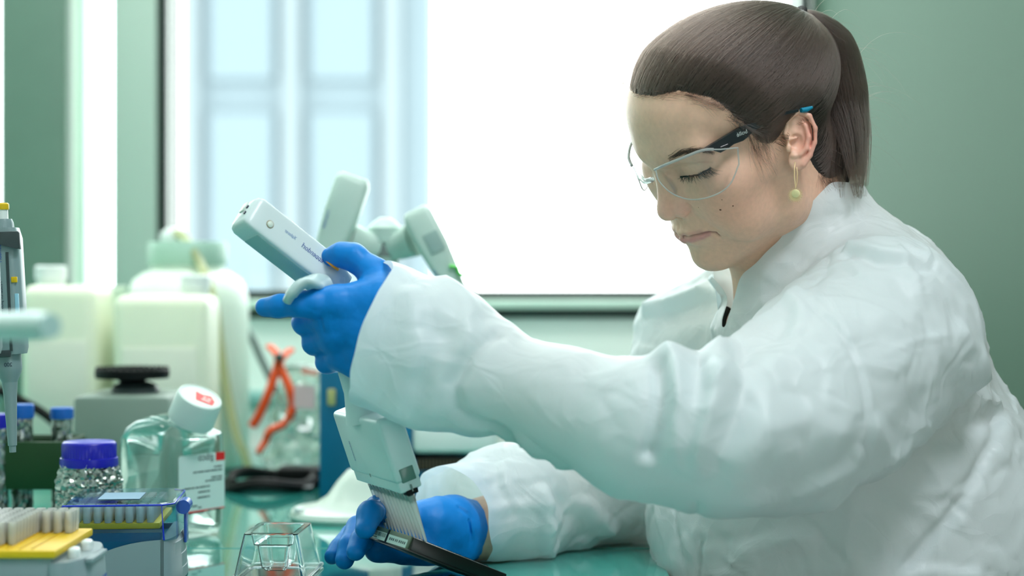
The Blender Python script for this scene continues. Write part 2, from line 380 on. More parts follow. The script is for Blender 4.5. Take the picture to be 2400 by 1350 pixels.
mb.box(((x1 + x2) / 2, D - .001, (za + zb) / 2), (x2 - x1 - .008, .006, za - zb)); mb.build('vent_recess', M_black, t, smooth=False)
for i in range(16):
    MB().box((x1 + .006 + (x2 - x1 - .012) * i / 15, D - .006, (za + zb) / 2), (.0018, .006, za - zb - .002)).build('vent_slat', mat('brown_slat', lin(84, 74, 58), .4, var=0) if i == 0 else bpy.data.materials['brown_slat'], t, smooth=False)
MB().box(P(777, 931, D - .002), (.010, .006, .020), .002).build('switch', mat('switch_cream', lin(196, 190, 130), .4), t)
# pale charging stand for electronic pipettes
D = 1.88
t = thing('pipette_stand', at(860, D), 'white charging stand with two cradles, standing before the blue instrument', 'stand')
mb = MB(); cx = at(840, D).x; rings = []
for f, w, dd, z in ((0, .075, .072, 0), (0, .077, .074, .004), (.0, .075, .072, .009), (.25, .058, .058, .013), (.5, .046, .046, .024), (.75, .040, .036, .040), (1, .034, .028, .052), (1, .02, .018, .056)):
    rings.append([Vector((cx + .02 * f + w * math.copysign(abs(math.cos(a)) ** .75, math.cos(a)), D + .02 + dd * math.copysign(abs(math.sin(a)) ** .8, math.sin(a)), TZ + .0005 + z)) for a in np.linspace(0, 2 * math.pi, 48, endpoint=False)])
mb.loft(rings); mb.build('foot', M_offw, t)
pc = Vector((at(897, D).x, D + .035, 0))
M_stand = mat('stand_plastic', lin(186, 208, 200), .4)
zc = zpx(545, D)
MB().lathe([(.019, TZ + .05), (.017, TZ + .09), (.0155, zc - .03), (.0155, zc)], 28, Matrix.Translation(pc)).build('column', M_stand, t)
MB().lathe([(.010, zc - .012), (.019, zc - .010), (.020, zc + .006), (.012, zc + .014), (.006, zc + .018)], 28, Matrix.Translation(pc)).build('hub', M_stand, t)
MB().lathe([(.0168, zc - .026), (.0168, zc - .012)], 28, Matrix.Translation(pc + Vector((.001, -.001, 0)))).build('collar', M_grey, t)
for s, tgt in ((-1, P(812, 560, D)), (1, P(968, 560, D))):
    mb = MB(); a = Vector((pc.x, pc.y, zc - .012)); bb = Vector((tgt.x, D + .012, tgt.z))
    mb.tube([a, a.lerp(bb, .5) + Vector((0, 0, -.004)), bb], [.015, .013, .016], 14, flat=1.25); mb.build('cradle_arm', M_stand, t)
MB().lathe([(.006, 0), (.006, .004), (.003, .006)], 14, Matrix.Translation((at(706, D).x, D - .02, TZ + .011))).build('indicator', M_white, t)
# pipettes hanging in the cradles
def hung_pipette(label, top, bot, w0, w1, D, lcd, lean):
    top, bot = P(*top, D), P(*bot, D); ax = (top - bot).normalized(); L = (top - bot).length
    t = thing('electronic_pipette', bot, label, 'pipette', 'pipettes in the charging stand')
    side = ax.cross(Vector((0, -1, 0))).normalized()*1; nrm = side.cross(ax).normalized()
    if nrm.y > 0: nrm = -nrm
    M = frame(bot, side, -nrm, ax)
    mb = MB(); k = []
    for z, w, dd in ((-.02 * 0, w1 * .62, .014), (L * .15, w1 * .8, .016), (L * .35, w1, .017), (L * .6, w0, .018), (L * .92, w0, .019), (L * .98, w0 * .86, .016), (L, w0 * .7, .012)):
        k.append([M @ Vector((w * math.copysign(abs(math.cos(a)) ** .45, math.cos(a)), dd * math.copysign(abs(math.sin(a)) ** .45, math.sin(a)), z)) for a in np.linspace(0, 2 * math.pi, 32, endpoint=False)])
    mb.loft(k); mb.build('body', M_stand, t)
    low = bot - ax * .05
    mb = MB(); mb.tube([bot + ax * .004, bot - ax * .02, low], [w1 * .55, w1 * .42, w1 * .3], 16); mb.build('shaft', M_white, t)
    o = M @ Vector((0, -.0195, L * .52))
    if lcd:
        mb = MB(); mb.box((0.003, -.0185, L * .63), (w0 * 1.0, .002, L * .2), .0006, M=M); mb.build('display', mat('display_grey', lin(150, 176, 172), .2), t)
        gm = mat('green_print', lin(90, 210, 80), .4, var=0)
        mb = MB(); mb.tube([M @ Vector(q) for q in spline([(w0*.35, -.0185, L * .36), (w0*.75, -.0185, L * .32), (w0*.7, -.0185, L * .26), (w0*1.02, -.0165, L * .2)], 14)], .0042, 8, flat=.4); mb.build('selector_mark', gm, t)
    text('lettering', 'eppendorf', .0048, M @ Vector((-w0 * .60 if lcd else -w0*.55, -.0190, L * .42 if not lcd else L*.22)), ax, -side * (1 if lean else 1), M_ink, t)
    return t
hung_pipette('pale electronic pipette with blue lettering hanging in the left cradle of the stand', (832, 412), (752, 640), .0195, .017, 1.87, False, 0)
hung_pipette('pale electronic pipette with a grey display and green mark in the right cradle', (972, 492), (1084, 708), .0165, .014, 1.87, True, 1)
# vortex mixer
D = 1.96
cx = at(285, D).x
t = thing('vortex_mixer', at(285, D), 'grey vortex mixer with a round black rubber platform on top', 'mixer')
zb = zpx(924, D)
mb = MB(); mb.box((cx, D + .07, (TZ + zb) / 2), (at(400, D).x - at(170, D).x, .15, zb - TZ - .004), .006, taper=(.985, .96)); mb.build('housing', mat('mixer_grey', lin(124, 142, 132), .45, var=.03), t)
Mx = Matrix.Translation((at(290, D).x, D + .06, 0))
MB().lathe([(.028, zb - .004), (.028, zb + .003), (.024, zb + .008), (.017, zb + .011)], 32, Mx).build('collar', M_dkgrey, t)
Mx2 = Matrix.Translation((at(283, D).x, D + .06, 0))
zp = zpx(886, D + .06)
MB().lathe([(.015, zb + .008), (.0135, zp - .006), (.018, zp - .001), (.024, zp)], 28, Mx2).build('stem', M_black, t)
MB().lathe([(.022, zp - .001), (.0425, zp), (.0435, zp + .003), (.0435, zp + .010), (.042, zp + .0115)], 56, Mx2).build('platform', M_black, t)
mb = MB()
for j in range(5):
    for i in range(8 + 6 * j):
        a = 2 * math.pi * i / (8 + 6 * j); r = .008 + .0082 * j
        mb.box((r * math.cos(a), r * math.sin(a), zp + .0122), (.0026, .0026, .0024), M=Mx2)
tag(mb.build('rubber_nubs', M_black, t, smooth=False), kind='stuff')
# ------------------------------------------------------------------ bench top: tubes, bottles, tip boxes
M_foil = mat('aluminium_foil', lin(160, 168, 164), .25, metal=1, var=.05, vscale=90)
M_bluecap = mat('cobalt_cap', lin(22, 22, 168), .35, var=.02)
M_bluecap2 = mat('mid_blue_cap', lin(18, 96, 184), .4, var=.02)
M_green = mat('green_rack_plastic', lin(10, 58, 18), .45, var=.04)
M_lid = thin('blue_clear_plastic', (.70, .88, .98, 1), .10, .04)
M_lidedge = mat('blue_edge_plastic', lin(20, 50, 190), .2, var=0)
M_tip = thin('tip_polypropylene', (.95, .97, .95, 1), .14, .2, frost=.80, fcol=lin(253, 254, 250))
M_basebox = mat('tip_box_base', lin(136, 152, 157), .4, var=.02)
M_clear = thin('clear_bottle_plastic', (.90, .96, .94, 1), .12, .03)
M_label = mat('label_paper', lin(206, 222, 218), .55, var=.02)
M_ribcap = mat('white_ribbed_cap', lin(205, 222, 216), .42, var=.02)
M_glass = mat('clear_polystyrene', (.93, .98, .98, 1), .03, trans=1.0, ior=1.42, var=0)
def crumple(b, prof, n, amp, seed):
    r = np.random.default_rng(seed); rings = []
    for k, (rad, z) in enumerate(prof):
        ring = []
        for i in range(n):
            a = 2 * math.pi * (i + .5 * (k % 2)) / n
            q = rad + amp * (r.random() - .5) * 2
            ring.append(Vector((b[0] + q * math.cos(a), b[1] + q * math.sin(a), max(TZ + .0006, z + (amp * .9 * (r.random() - .5) if 0 < k else 0)))))
        rings.append(ring)
    return rings
# foil wrapped bottle with cobalt cap
D = 1.64; b = at(209, D); zc0, zc1 = zpx(1092, D), zpx(1034, D)
t = thing('reagent_bottle', b, 'foil wrapped bottle with a big ribbed cobalt blue screw cap, behind the closed tip box', 'bottle')
n = 84; zz = np.linspace(TZ + .001, zc0 + .004, 44)
prof = [(.0310 if k < 34 else (.0310 - .0006 * (k - 34)), z) for k, z in enumerate(zz)]
rg = crumple(b, prof, n, .0017, 3)
rg[-1] = [p + Vector((0, 0, .006 * math.sin(7 * i / n * 6.28 + 1) * math.sin(2.2 * i / n * 6.28))) for i, p in enumerate(rg[-1])]
MB().loft(rg, True, False).build('foil_wrap', M_foil, t, sharp=18)
MB().lathe([(.022, TZ + .002), (.022, zc0 + .012)], 24, Matrix.Translation((b.x, b.y, 0))).build('neck', mat('amber_dark_glass', lin(20, 30, 60), .2), t)
MB().lathe([(.0272, zc0), (.0276, zc0 + .002), (.0272, zc0 + .008), (.0258, zc0 + .0085), (.0258, zc1 - .003), (.0248, zc1 - .001), (.0235, zc1), (.0, zc1 + .0001)], 96, Matrix.Translation((b.x, b.y, 0)), rib=(.0007, (3, 4)), cap1=False).build('screw_cap', M_bluecap, t)
# green rack with foil wrapped tubes
D = 1.76; rk = thing('tube_rack', at(40, D), 'dark green plastic rack holding foil wrapped tubes', 'rack')
xl, xr = at(-190, D).x, at(146, D).x; z0, z1 = zpx(1148, D), zpx(1036, D)
mb = MB()
MB().box(((xl + xr) / 2, D + .002, (z0 + z1) / 2), (xr - xl, .004, z1 - z0), .001).build('front_panel', M_green, rk)
MB().box(((xl + xr) / 2, D + .090, (z0 + z1) / 2), (xr - xl, .004, z1 - z0), .001).build('back_panel', M_green, rk)
for x in (xl, xr): MB().box((x, D + .046, (TZ + z1) / 2 + .001), (.004, .0835, z1 - TZ - .002), .001).build('end_panel', M_green, rk)
for y in (D + .018, D + .0675): mb.box(((xl + xr) / 2, y, z1 - .003), (xr - xl - .005, .003, .004))
mb.build('dividers', M_green, rk)
MB().box(((xl + xr) / 2, D + .046, TZ + .004), (xr - xl - .005, .083, .005)).build('base_plate', M_green, rk)
def foil_tube(px, pyc0, pyc1, D, seed, m, label):
    b = at(px, D); za, zb = zpx(pyc1, D), zpx(pyc0, D)
    t = thing('centrifuge_tube', b + Vector((0, 0, .007)), label, 'tube', 'foil wrapped tubes in the green rack')
    rg = crumple(b, [(.0105, z) for z in np.linspace(TZ + .008, za + .001, 26)], 30, .0011, seed)
    MB().loft(rg).build('foil_wrap', M_foil, t, sharp=15)
    MB().lathe([(.0118, za), (.0122, za + .001), (.0122, zb - .001), (.0112, zb), (0, zb + .0001)], 40, Matrix.Translation((b.x, b.y, 0)), rib=(.0004, (1, 2)), cap1=False).build('screw_cap', m, t)
foil_tube(145, 955, 981, 1.815, 4, M_bluecap2, 'foil wrapped tube with a mid blue cap, at the right end of the green rack')
foil_tube(52, 947, 980, 1.79, 5, M_bluecap2, 'foil wrapped tube with a blue cap standing just behind the hanging pipette nozzle')
foil_tube(-6, 970, 1003, 1.765, 6, M_bluecap, 'foil wrapped tube with a dark blue cap cut by the picture edge')
# single channel pipettes hanging from the stand outside the frame
st = thing('pipette_carousel', P(-210, 1263, 1.40), 'pale pipette stand, only its blurred arm reaching in from the picture edge', 'stand')
pp = P(-176, 700, 1.46)
MB().lathe([(.0, TZ + .0005), (.05, TZ + .0006), (.05, TZ + .008), (.02, TZ + .014), (.011, TZ + .03), (.011, 1.055), (.008, 1.06)], 40, Matrix.Translation((pp.x, pp.y, 0)), cap0=False).build('post', M_offw, st)
a0, a1 = Vector((pp.x, pp.y - .010, zpx(775, 1.30))), P(118, 764, .93)
MB().tube([a0, a0.lerp(a1, .5), a0.lerp(a1, .93), a1], [.009, .008, .0075, .006], 16, flat=1.15).build('arm', mat('stand_arm_plastic', lin(160, 196, 192), .4), st)
a0 = Vector((pp.x, pp.y, zpx(605, 1.43)))
MB().tube([a0, P(-70, 600, 1.455), P(-46, 600, 1.470)], .006, 10).build('holder_arm', M_dkgrey, st)
M_pipgrey = mat('pipette_grey', lin(126, 148, 150), .35, var=.02)
def single_pipette(px_top, px_bot, D, label, full=True):
    A = P(px_bot, 1060, D); B = P(px_top, 476, D); ax = (B - A).normalized(); L = (B - A).length
    side = Vector((1, 0, 0)); side = (side - ax * side.dot(ax)).normalized(); back = ax.cross(side).normalized()
    if back.y < 0: back = -back
    M = frame(A, side, back, ax); f = lambda py: (1060 - py) / 584 * L
    t = thing('manual_pipette', A, label, 'pipette', 'single channel pipettes on the stand')
    def sup(w, d, z, e=.6): return [M @ Vector((w * math.copysign(abs(math.cos(a)) ** e, math.cos(a)), d * math.copysign(abs(math.sin(a)) ** e, math.sin(a)), z)) for a in np.linspace(0, 2 * math.pi, 36, endpoint=False)]
    MB().loft([sup(.0150, .013, f(830)), sup(.0165, .014, f(815)), sup(.0162, .014, f(700)), sup(.0155, .0135, f(560)), sup(.0130, .012, f(535))]).build('body', M_pipgrey, t)
    MB().lathe([(.0100, f(545)), (.0092, f(522)), (.0080, f(514))], 40, M, rib=(.0005, (0, 1))).build('collar', M_pipgrey, t)
    MB().lathe([(.0050, f(520)), (.0050, f(490))], 20, M).build('plunger', M_white, t)
    MB().lathe([(.0058, f(492)), (.0062, f(489)), (.0062, f(479)), (.0052, f(476))], 28, M).build('push_button', M_yellow, t)
    MB().prism([(-.016, f(545)), (.0172, f(545)), (.0186, f(548)), (.0186, f(588)), (.0160, f(584)), (-.016, f(563))], -.0165, -.0110, M=M @ Matrix(((1, 0, 0, 0), (0, 0, 1, 0), (0, 1, 0, 0), (0, 0, 0, 1))), bev=.0008).build('finger_hook', M_dkgrey, t)
    MB().box((.0068, -.0138, (f(600) + f(815)) / 2), (.0022, .001, f(585) - f(815)), M=M).build('groove', M_dkgrey, t)
    MB().box((.0118, -.0131, f(657)), (.0052, .0018, .0050), .0005, M=M).build('colour_ring', M_yellow, t)
    MB().box((-.004, -.0134, f(828)), (.02, .003, .006), .001, M=M).build('lower_band', M_dkgrey, t)
    MB().box((.0130, -.0122, f(735)), (.0035, .002, .034), .0006, M=M).build('volume_window', mat('window_blue', lin(150, 200, 220), .2), t)
    MB().lathe([(.0040, f(912)), (.0105, f(872)), (.0112, f(862)), (.0108, f(828))], 32, M).build('nozzle_collar', M_pipgrey, t)
    MB().lathe([(.0028, 0), (.0030, f(1045)), (.0038, f(1044)), (.0056, f(930)), (.0072, f(880)), (.0078, f(870))], 24, M).build('shaft', M_pipgrey, t)
    if full:
        text('lettering', 'eppendorf', .0050, M @ Vector((.0018, -.01420, f(560))), -ax, -side, M_ink, t)
        text('lettering', 'research plus', .0044, M @ Vector((.0016, -.01440, f(660))), -ax, -side, M_inkdk, t)
        text('lettering', '200', .0048, M @ Vector((.0065, -.0118, f(858))), -side, ax, M_inkdk, t)
    return t
single_pipette(4, 30, 1.485, 'hanging grey pipette with a yellow button, its nozzle in front of the foil tubes')
single_pipette(-52, -40, 1.42, 'second hanging pipette, only its edge showing at the picture border', False)
# tip boxes
def rot2(o, deg):
    return Matrix.Translation(o) @ Matrix.Rotation(math.radians(deg), 4, 'Z')
def make_tip(h, r):
    mb = MB(); n = 14
    prof = [(r * .86, 0), (r, h * .3), (r * 1.06, h * .75), (r * 1.08, h), (r * .86, h), (r * .78, h * .5)]
    mb.lathe(prof, n, cap0=True, cap1=True)
    bmesh.ops.recalc_face_normals(mb.bm, faces=mb.bm.faces)
    me = bpy.data.meshes.new('pipette_tip'); mb.bm.to_mesh(me); mb.bm.free()
    me.materials.append(M_tip); me.polygons.foreach_set('use_smooth', np.ones(len(me.polygons), bool)); me.set_sharp_from_angle(angle=.7)
    return me
def tips(M, z, h, r, keep, x0, y0, label, group):
    me = make_tip(h, r); first = None
    for i in range(8):
        for j in range(12):
            if not keep(i, j): continue
            o = bpy.data.objects.new('pipette_tip', me) if first is None else first.copy()
            COL.objects.link(o); first = first or o
            o.location = M @ Vector((x0 - .009 * i, y0 + .009 * j, z)); tag(o, label, 'pipette tip', group)
# closed box, origin at the front right bottom corner; x to the left is negative
D = 1.46; O = Vector(((384 - 1200) / FPX * D, D, TZ)); M = rot2(O, 5.5); w, dp = .0872, .118
t = thing('tip_box', O, 'closed pipette tip box with a clear blue lid and grey base', 'tip box')
ZB, ZL, ZT_ = zpx(1266, D) - TZ, zpx(1180, D) - TZ, zpx(1232, D + .01) - TZ
XM = Matrix(((1, 0, 0, 0), (0, 0, 1, 0), (0, 1, 0, 0), (0, 0, 0, 1)))   # local xz polygon extruded along y
curve = [(-w, .001), (0, .001), (0, ZB)] + [(-.002 - (w - .002) * f, ZB - .003 * f - .028 * f ** 2.2) for f in np.linspace(0, 1, 14)]
mb = MB(); mb.prism(curve, 0, .003, M=M @ XM)
mb.box((-w / 2, dp - .0015, ZB / 2), (w, .003, ZB - .002), M=M); mb.box((-w + .0015, dp / 2, ZB * .3), (.003, dp, ZB * .55), M=M)
mb.box((-w / 2, dp / 2, .003), (w, dp, .004), M=M); mb.build('base', M_basebox, t)
# bulging ribbed end wall on the right
rings = []
for k, (z, bl_) in enumerate(((.001, .0145), (.010, .0142), (.0106, .0136), (.022, .0132), (.0226, .0126), (.034, .0120), (.0346, .0112), (ZB, .0100))):
    rings.append([M @ Vector((bl_ * math.sin(math.pi * f) ** .6 if 0 < f < 1 else 0, dp * f, z)) for f in np.linspace(0, 1, 22)] + [M @ Vector((-.003, dp * f, z)) for f in (1, .5, 0)])
MB().loft(rings).build('end_wall', M_basebox, t)
mb = MB(); mb.box((-w / 2, .0046, ZB * .5), (w - .004, .0012, ZB + .012), M=M); mb.box((-w / 2, dp * .5, ZB - .006), (w - .008, dp - .014, .0012), M=M); mb.build('insert', mat('blue_insert', lin(0, 96, 140), .3, var=.03), t)
mb = MB(); mb.box((-w / 2, dp * .5 + .0035, ZT_), (w - .009, dp - .012, .0052), .001, M=M); mb.build('tray', M_yellow, t)
mb = MB(); ch = .004
rings = []
for z, ins in ((ZB - .001, 0), (ZL - ch, .001), (ZL - .001, .0022), (ZL, ch)):
    rings.append([M @ Vector(q) for q in ((-w + ins, ins, z), (-ins, ins, z), (.0095 - ins, .012, z), (.0098 - ins, dp - .012, z), (-ins, dp - ins, z), (-w + ins, dp - ins, z))])
mb.loft(rings, False, True); lid = mb.build('lid', M_lid, t, smooth=False)
mb = MB()
fr = [M @ Vector((-w + .002, .0012, ZL - .0016)), M @ Vector((-.002, .0012, ZL - .0016)), M @ Vector((0, .0002, ZB))]
mb.tube(fr, .0009, 8); mb.tube([fr[0], M @ Vector((-w, .0002, ZB))], .0008, 8); mb.tube([fr[1], M @ Vector((.0075, .012, ZL - .0016)), M @ Vector((.0078, dp - .012, ZL - .0016)), M @ Vector((-.002, dp - .003, ZL - .0016))], .0008, 8)
mb.build('lid_edge', M_lidedge, t)
mb = MB(); mb.prism([(-.024, .030), (-.060, .030), (-.060, .078), (-.024, .078)], ZL + .0002, ZL + .0006, M=M); mb.build('writing_patch', mat('frosted_patch', lin(110, 146, 172), .6), t, smooth=False)
mb = MB(); mb.tube([M @ Vector((.012, .045, ZL - .009)), M @ Vector((.012, .070, ZL - .009))], .0062, 18); mb.box((.0135, .0575, ZL - .026), (.0026, .016, .030), .0008, M=M); mb.build('clasp', mat('blue_clasp', lin(60, 96, 190), .22, var=0), t)
text('lettering', 'Box', .0085, M @ Vector((.0145, .078, .020)), M.to_3x3() @ Vector((0, -1, 0)), (0, 0, 1), M_ink, t)
mb = MB(); bars(mb, M @ Vector((.0147, .070, .034)), M.to_3x3() @ Vector((0, -1, 0)), (0, 0, 1), [(0, 0, [.006, .004]), (.002, -.004, [.007])], .0022); mb.build('print', M_ink, t, smooth=False)
tips(M, ZT_ + .0028, ZL - ZT_ - .0065, .0035, lambda i, j: True, -.0125, .0125, 'frosted pipette tip standing in the yellow tray under the closed blue lid', 'tips in the closed box')
# open box
D = 1.27; O = Vector(((124 - 1200) / FPX * D, D, TZ)); M = rot2(O, 0.5)
t = thing('tip_box', O, 'open pipette tip box with a bright yellow tray and pale base, in the near corner', 'tip box')
ZT_ = zpx(1290, D) - TZ; dp = .116
mb = MB(); mb.box((-w / 2, dp / 2, (ZT_ - .004) / 2), (w - .002, dp - .002, ZT_ - .007), .002, M=M); mb.build('base', M_basebox, t)
rings = []
for z, bl_ in ((.001, .026), (.012, .025), (.0126, .0243), (.026, .0235), (.0266, .0228), (ZT_ - .014, .021), (ZT_ - .010, .019)):
    rings.append([M @ Vector((bl_ * math.sin(math.pi * f) ** .4 if 0 < f < 1 else 0, dp * f, z)) for f in np.linspace(0, 1, 22)] + [M @ Vector((-.003, dp * f, z)) for f in (1, .5, 0)])
MB().loft(rings).build('end_wall', M_basebox, t)
mb = MB(); mb.box((-w / 2 + .001, dp / 2, ZT_ - .003), (w + .002, dp + .003, .006), .0012, M=M)
mb.build('tray', M_yellow, t)
mb = MB()
for i in range(7): mb.box((-.017 - .009 * i, dp / 2, ZT_ + .0004), (.0012, dp - .01, .0009), M=M)
tag(mb.build('tray_grooves', mat('yellow_tray_rib', lin(206, 168, 14), .4, var=0), t, smooth=False), kind='stuff')
for y in (.030, .070):
    MB().box((.0085, y, ZT_ - .008), (.008, .014, .012), .003, M=M @ Matrix.Translation((0, 0, 0)), seg=3).build('hinge_tab', M_white, t)
mb = MB(); mb.box((.0205, .05, ZT_ - .012), (.006, .05, .004), .001, M=M); mb.build('latch_bar', M_basebox, t)
mb = MB(); bars(mb, M @ Vector((.0262, .060, .030)), M.to_3x3() @ Vector((0, -1, 0)), (0, 0, 1), [(0, 0, [.007, .004]), (.001, -.005, [.009])], .0034); mb.build('print', M_ink, t, smooth=False)
tips(M, ZT_ + .0004, .0172, .0036, lambda i, j: j >= 9 or (i >= 3 and j >= 2), -.0105, .009, 'white pipette tip standing in the open yellow tray of the near box', 'tips in the open box')
# media bottle with slanted neck
D = 1.70; C0 = P(402, 675, D); C0.z = TZ; s2 = .0408
t1 = Vector((.555, .832, 0)); t2 = Vector((-.832, .555, 0)); ctr = C0 + t1 * s2 + t2 * s2
t = thing('media_bottle', ctr, 'clear square plastic bottle with a slanted neck, white ribbed cap and a printed label', 'bottle')
axn = Vector((.40, -.34, .85)).normalized()
nb = P(439, 1004, D + .02)
def sq(c, ax, hx, e, n=48):
    u = t1 - ax * t1.dot(ax); u.normalize(); v = ax.cross(u)
    return [c + u * hx * math.copysign(abs(math.cos(a)) ** e, math.cos(a)) + v * hx * math.copysign(abs(math.sin(a)) ** e, math.sin(a)) for a in np.linspace(math.pi / 4, 2.25 * math.pi, n, endpoint=False)]
zs = zpx(1030, D)
up = Vector((0, 0, 1)); rr = []
for z, h, e in ((TZ + .0006, .032, .5), (TZ + .003, .038, .4), (TZ + .010, s2, .32), (TZ + .05, s2, .30), (zs - .004, s2, .32)): rr.append(sq(Vector((ctr.x, ctr.y, z)), up, h, e))
for f, h, e in ((.22, .0392, .42), (.45, .0362, .52), (.68, .0310, .7), (.86, .0252, .85), (1.0, .0205, 1)):
    a = up.lerp(axn, f).normalized(); c = Vector((ctr.x, ctr.y, zs)).lerp(nb, f) + up * .005 * math.sin(f * 3.14); rr.append(sq(c, a, h, e))
rr.append(sq(nb + axn * .012, axn, .0200, 1)); rr.append(sq(nb + axn * .032, axn, .0195, 1))
MB().loft(rr).build('body', M_clear, t, sharp=60)
Mc = frame(nb + axn * .010, axn.cross(Vector((0, 1, 0))).normalized(), axn.cross(axn.cross(Vector((0, 1, 0)))).normalized() , axn)
if Mc.determinant() < 0: Mc = frame(nb + axn * .010, -axn.cross(Vector((0, 1, 0))).normalized(), axn.cross(axn.cross(Vector((0, 1, 0)))).normalized(), axn)
cp = MB().lathe([(.0228, 0), (.0238, .001), (.0232, .026), (.0222, .0285), (.0205, .0292), (.0198, .0284), (0, .0283)], 120, Mc, rib=(.0004, (1, 2)), cap1=False).build('cap', M_ribcap, t)
top = nb + axn * .0386
ux = (Vector((1, 0, 0)) - axn * axn.x).normalized(); uy = axn.cross(ux)
mb = MB()
q = lambda a, b: top + ux * a + uy * b
mb.face([q(-.003, -.009), q(.0145, -.009), q(.0155, .0), q(.010, .009), q(.002, .006), q(-.006, .008)]); mb.build('cap_print', M_red, t, smooth=False)
mb = MB(); bars(mb, q(.002, -.005) + axn * .0002, ux, uy, [(0, 0, [.009]), (.001, .005, [.003, .004])], .0022); mb.build('cap_lettering', M_ribcap, t, smooth=False)
# label on the right hand face
nf = Vector((t1.y, -t1.x, 0))
o = C0 + t1 * .009 + nf * .0006
LW = .066; zt_, zb_ = zpx(1072, D), zpx(1209, D)
lb = lambda a, z, d=0: Vector((o.x, o.y, 0)) + t1 * a + nf * d + Vector((0, 0, z))
mb = MB(); mb.prism([(0, zb_), (LW, zb_), (LW, zt_ - .002), (LW - .002, zt_), (.002, zt_), (0, zt_ - .002)], 0, .0004, M=frame(lb(0, 0), t1, up, nf)); mb.build('label', M_label, t, smooth=False)
mb = MB(); mb.prism([(LW - .013, zt_ - .0085), (LW, zt_ - .0085), (LW, zt_), (LW - .013, zt_)], .0004, .0006, M=frame(lb(0, 0), t1, up, nf)); mb.prism([(0, zb_), (LW, zb_), (LW, zb_ + .0015), (0, zb_ + .0015)], .0004, .0006, M=frame(lb(0, 0), t1, up, nf)); mb.build('red_print', M_red, t, smooth=False)
text('lettering', 'gibco', .0105, lb(LW - .0165, zt_ - .0066, .0007), -t1, up, M_print, t, squeeze=1.0)
mb = MB()
H = zt_ - zb_
bars(mb, lb(LW - .004, 0, .0007), -t1, up, [(0, zt_ - .015, [.008, .003]), (0, zt_ - .0185, [.006, .010, .008, .009, .006]), (0, zt_ - .0255, [.007, .008]), (0, zt_ - .0285, [.009, .010, .004]),
  (.018, zt_ - .034, [.004, .010, .005]), (.040, zt_ - .034, [.004, .010]), (.018, zt_ - .039, [.004, .012]), (.018, zt_ - .0445, [.003, .014]), (.036, zt_ - .0525, [.008]), (.030, zt_ - .0545, [.005]), (.004, zt_ - .0585, [.010, .006]), (.026, zt_ - .0595, [.004, .003, .006, .012])], .0013)
mb.build('small_print', M_print, t, smooth=False)
# clear moulded lid
c = at(652, 1.525); t = thing('clear_lid', c, 'empty clear plastic lid with sloping sides and an inner well, on the glass top', 'lid')
M = rot2(c, -3)
def rq(hx, hy, z, e=.16, n=40): return [M @ Vector((hx * math.copysign(abs(math.cos(a)) ** e, math.cos(a)), hy * math.copysign(abs(math.sin(a)) ** e, math.sin(a)), z)) for a in np.linspace(math.pi / 40, 2 * math.pi + math.pi / 40, n, endpoint=False)]
ho = .0405
outer = [rq(.0345, .0490, .0015), rq(.0345, .0490, .0030), rq(.0318, .0455, .0034), rq(.0275, .0415, ho * .62), rq(.0240, .0385, ho)]
well = [rq(.0185, .030, ho), rq(.0165, .0275, ho * .74), rq(.0135, .0235, ho * .70), rq(.0105, .0200, ho * .22), rq(.0085, .017, ho * .16)]
mb = MB(); mb.loft(outer + well, False, True)
o = mb.build('shell', M_glass, t, sharp=25)
md = o.modifiers.new('thick', 'SOLIDIFY'); md.thickness = .0013; md.offset = -1
# ------------------------------------------------------------------ held multichannel pipette and plate
r_ = Vector((.407, -.9137, 0)).normalized(); a_ = Vector((-.2955, -.13, .946)); a_ = (a_ - r_ * a_.dot(r_)).normalized(); th = r_.cross(a_).normalized()  # row, up, left face normal
TIP = .043
B0 = P(905, 1238, 1.50); B1 = B0 + r_ * .0985
pip = thing('multichannel_pipette', B0, 'white electronic multichannel pipette with blue lettering held in the raised gloved hand', 'pipette')
M_body = mat('pipette_white', lin(208, 222, 224), .3, var=.01)
M_bodyg = mat('pipette_grey_side', lin(150, 184, 186), .35, var=.01)
for i in range(12):
    b = B0 + r_ * (.00895 * i); tp = b + a_ * TIP
    pr = [(.0007, 0), (.0011, .003), (.0018, TIP * .45), (.0026, TIP * .75), (.0031, TIP * .93), (.0034, TIP)]
    zax = a_; M = frame(b, r_, zax.cross(r_), zax)
    mb = MB(); mb.lathe(pr, 12, M, cap0=False, cap1=False); mb.build('pipette_tip', M_tip, pip)
    mb = MB(); mb.lathe([(.0021, TIP - .006), (.0024, TIP - .001), (.0028, TIP + .0052)], 12, M); mb.build('tip_cone', M_dkgrey, pip)
Mm = frame(B0 + r_ * .0492 + a_ * (TIP + .004), r_, th, a_)
if Mm.determinant() < 0: Mm = frame(B0 + r_ * .0492 + a_ * (TIP + .004), r_, -th, a_); sg = -1
else: sg = 1
mb = MB(); HM = .066
mb.box((0, 0, .0075), (.112, .020, .013), .0018, M=Mm, seg=3); mb.box((0, 0, .010 + (HM - .010) / 2), (.117, .0235, HM - .010), .004, M=Mm, seg=4); mb.build('manifold', M_body, pip, sharp=50)
mb = MB(); mb.box((.0578, -.0 * sg, .0155), (.0026, .0125, .0118), .0006, M=Mm); mb.build('end_window', mat('window_greygreen', lin(96, 128, 120), .25), pip)
mb = MB(); mb.box((.052, 0, -.0002), (.010, .010, .004), .0005, M=Mm); mb.build('ejector_foot', M_black, pip)
mb = MB(); mb.box((0.0583, 0, .0035), (.0012, .001, .006), M=Mm); mb.build('seam', M_grey, pip)
o = Mm @ Vector((-.034, sg * .0121, HM * .62))
text('lettering', 'eppendorf', .0043, o, -a_, r_ * 1.0, M_ink, pip)
mb = MB(); bars(mb, Mm @ Vector((-.005, sg * .0121, .014)), -a_, r_, [(0, 0, [.003])], .003); mb.build('print', M_grey, pip, smooth=False)
